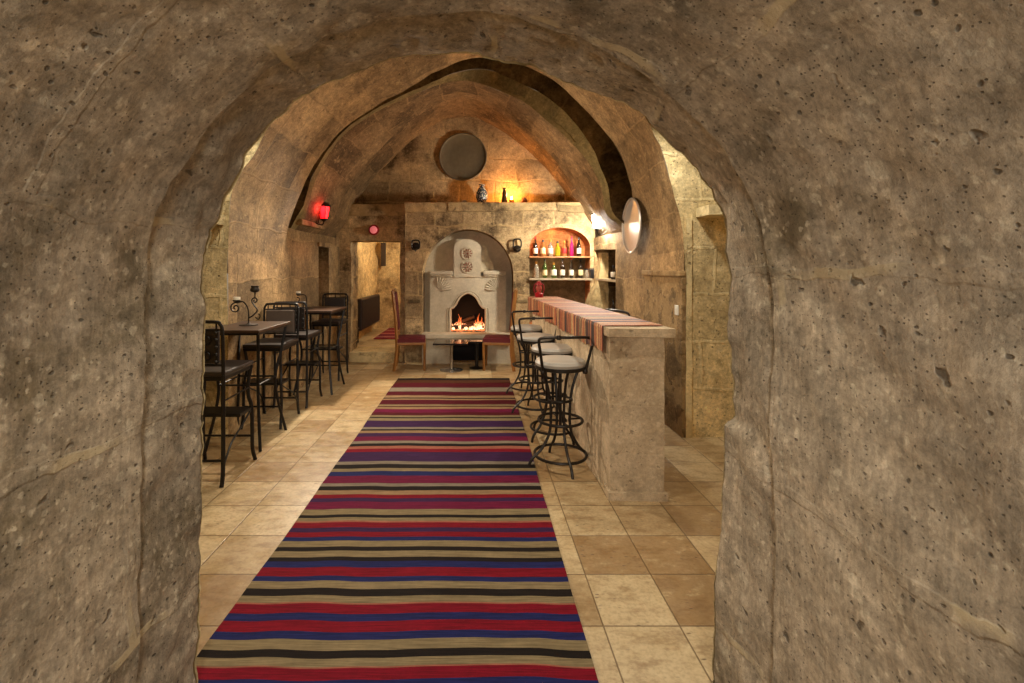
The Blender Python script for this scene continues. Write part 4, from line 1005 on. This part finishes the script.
# ------------------------------------------------------------------ shelves and bottles in the niche
YS = YB+.12
zu, zl = W(0, 256.3, YB).z, W(0, 278.3, YB).z
mb = MB(); mb.box((nx0-.005, YB-.03, zu-.022), (nx1+.03, YB+.32, zu), .004); tag(mb.build('shelf', M_SHELF), 'upper wooden bottle shelf in the arched niche behind the bar', 'shelf', 'bottle shelves')
mb = MB(); mb.box((nx0-.01, YB-.05, zl-.03), (W(601, 0, YB).x-.15, YB+.32, zl), .004); tag(mb.build('shelf', M_SHELFG), 'lower grey bottle shelf in the niche behind the bar', 'shelf', 'bottle shelves')
def glass(name, col, tr=.35):
    return plain(name, col, .08, 0, var=.08, Transmission_Weight=tr, Coat_Weight=.3)
GL = {'dark': glass('dark_glass', S(38, 26, 16), .1), 'green': glass('green_glass', S(70, 96, 40)), 'clear': glass('clear_glass', S(222, 212, 190), .7), 'yellow': glass('yellow_glass', S(190, 176, 40)),
      'pink': glass('magenta_glass', S(196, 40, 110)), 'amber': glass('amber_bottle_glass', S(196, 130, 70))}
LB = {'white': plain('white_label', S(232, 222, 200), .7, var=.1), 'cream': plain('cream_label', S(222, 200, 150), .7, var=.1), 'red': plain('red_label', S(170, 36, 36), .6, var=.1), 'black': plain('black_cap', S(28, 24, 22), .4), 'gold': plain('gold_cap', S(190, 140, 60), .35, .6)}
SH = {'wine': [(.034, 0), (.037, .01), (.037, .17), (.03, .205), (.014, .225), (.013, .285), (.015, .287), (.015, .295)],
      'spirit': [(.038, 0), (.042, .01), (.042, .15), (.034, .185), (.016, .205), (.014, .24), (.017, .243), (.017, .255)],
      'squat': [(.036, 0), (.044, .015), (.046, .08), (.038, .14), (.018, .17), (.014, .22), (.018, .222), (.018, .235)],
      'tall': [(.028, 0), (.031, .01), (.034, .12), (.026, .2), (.014, .235), (.013, .30), (.016, .303), (.016, .315)]}
def bottle(label, x, z, shape, g, lab, cap, group, Y=YS, sc=1.0):
    o = thing('bottle', label, 'bottle', (W(x, 0, Y).x, Y, z+.001), 0, group, (sc, sc, sc))
    P = SH[shape]; mb = MB(); mb.lathe(P, 18); gb = mb.build('glass_body', GL[g], o, True)
    r = max(a for a, _ in P)*1.015; zb_ = .045
    if lab:
        mb = MB(); mb.lathe([(r, zb_), (r+.0008, zb_+.002), (r+.0008, zb_+.085), (r, zb_+.087)], 18); mb.build('label', LB[lab], gb, True)
    ztop = P[-1][1]; mb = MB(); mb.lathe([(P[-1][0]*1.1, ztop-.025), (P[-1][0]*1.12, ztop+.008), (P[-1][0]*.7, ztop+.012)], 14); mb.build('cap', LB[cap], gb, True)
GU, GD = 'bottles on the upper shelf', 'bottles on the lower shelf'
for a in ((535.4, 'wine', 'dark', 'white', 'red', 'dark bottle with white label, leftmost on the upper shelf'), (543, 'spirit', 'amber', 'cream', 'black', 'amber bottle with black cap, second from left on upper shelf'),
          (550.5, 'spirit', 'clear', 'white', 'gold', 'clear bottle with white label left of the yellow one, upper shelf'), (557.5, 'squat', 'yellow', None, 'black', 'yellow-green bottle in the middle of the upper shelf'),
          (564.2, 'squat', 'amber', 'red', 'gold', 'amber bottle between the yellow and the magenta bottles'), (571.6, 'tall', 'pink', None, 'red', 'tall magenta bottle on the upper shelf'),
          (578.8, 'wine', 'dark', 'white', 'black', 'dark bottle with white label, rightmost on the upper shelf')):
    bottle(a[5], a[0], zu, a[1], a[2], a[3], a[4], GU)
for a in ((536.3, 'spirit', 'clear', None, 'gold', 'clear unlabelled bottle, leftmost on the lower shelf'), (544.8, 'wine', 'green', 'cream', 'black', 'green bottle with cream label, second on the lower shelf'),
          (553.8, 'squat', 'green', 'white', 'gold', 'squat green bottle with white label on the lower shelf'), (562.6, 'wine', 'dark', 'white', 'black', 'dark bottle with white label, fourth on the lower shelf'),
          (571.4, 'tall', 'dark', 'white', 'red', 'tall dark red-capped bottle, fifth on the lower shelf'), (580.6, 'wine', 'dark', 'cream', 'black', 'dark bottle with cream label, sixth on the lower shelf')):
    bottle(a[5], a[0], zl, a[1], a[2], a[3], a[4], GD)
o = thing('glass_jar', 'small glass jar between the last bottle and the dark tin', 'jar', (W(587, 0, YS).x, YS, zl))
mb = MB(); mb.lathe([(.03, 0), (.034, .01), (.034, .11), (.028, .125), (.03, .135)], 18); mb.build('body', GL['clear'], o, True)
mb = MB(); mb.lathe([(.032, .134), (.032, .15), (.001, .152)], 16); mb.build('lid', LB['black'], o, True)
o = thing('tin_canister', 'dark tin with pale lid at the right end of the lower shelf', 'tin', (W(593, 0, YB+.02).x, YB+.03, zl))
mb = MB(); mb.lathe([(.055, 0), (.058, .005), (.058, .14)], 22); mb.build('body', plain('dark_tin', S(44, 42, 44), .4, .3), o, True)
mb = MB(); mb.lathe([(.061, .138), (.061, .155), (.05, .16), (.001, .161)], 22); mb.build('lid', M_CHROME, o, True)
# shelves inside the right-hand recess
mb = MB(); mb.box((XR+.01, 6.3, zl-.03), (XR+.48, 7.38, zl), .004); tag(mb.build('shelf', M_SHELFG), 'upper shelf inside the dark recess of the right wall', 'shelf', 'recess shelves')
mb = MB(); mb.box((XR+.01, 6.3, zl-.56), (XR+.48, 7.38, zl-.53), .004); tag(mb.build('shelf', M_SHELFG), 'lower shelf inside the dark recess of the right wall', 'shelf', 'recess shelves')
bottle('small dark bottle standing alone on the recess shelf right of the niche', 613.5, zl, 'squat', 'dark', 'white', 'black', 'bottles in the recess', 6.62, .8)
bottle('bottle on the lower recess shelf behind the bar', 613, zl-.53, 'wine', 'dark', 'cream', 'black', 'bottles in the recess', 6.6, .8)
light('niche_lamp', (ncx-.1, YB+.22, nzt-.07), 1.3, (1, .52, .2), .03)
light('bottle_lamp', (ncx-.1, YB+.06, zu-.05), 1.0, (1, .75, .45), .03)

# ------------------------------------------------------------------ red hurricane lantern on the bar
o = thing('hurricane_lantern', 'small red hurricane lantern at the far end of the bar', 'lantern', (W(539, 0, 6.18).x, 6.18, ZBAR+.01))
mb = MB(); mb.lathe([(.05, 0), (.056, .01), (.056, .045), (.035, .06), (.03, .07)], 20); mb.build('base', M_LAMPRED, o, True)
mb = MB(); mb.lathe([(.028, .07), (.042, .10), (.04, .13), (.026, .155)], 18); mb.build('globe', glass('lantern_glass', S(190, 90, 80), .5), o, True)
mb = MB(); mb.lathe([(.03, .155), (.038, .16), (.03, .185), (.022, .2), (.03, .205), (.001, .215)], 18); mb.build('chimney', M_LAMPRED, o, True)
mb = MB()
for sx in (-1, 1): mb.tube(spline([(sx*.045, 0, .04), (sx*.062, 0, .09), (sx*.06, 0, .15), (sx*.03, 0, .185)], 5), .007, 6)
mb.build('side_tube', M_LAMPRED, o, True)
mb = MB(); mb.tube(arc((0, .175), .055, 0, PI, 14), .003, 5); mb.build('handle', M_IRON, o, True)
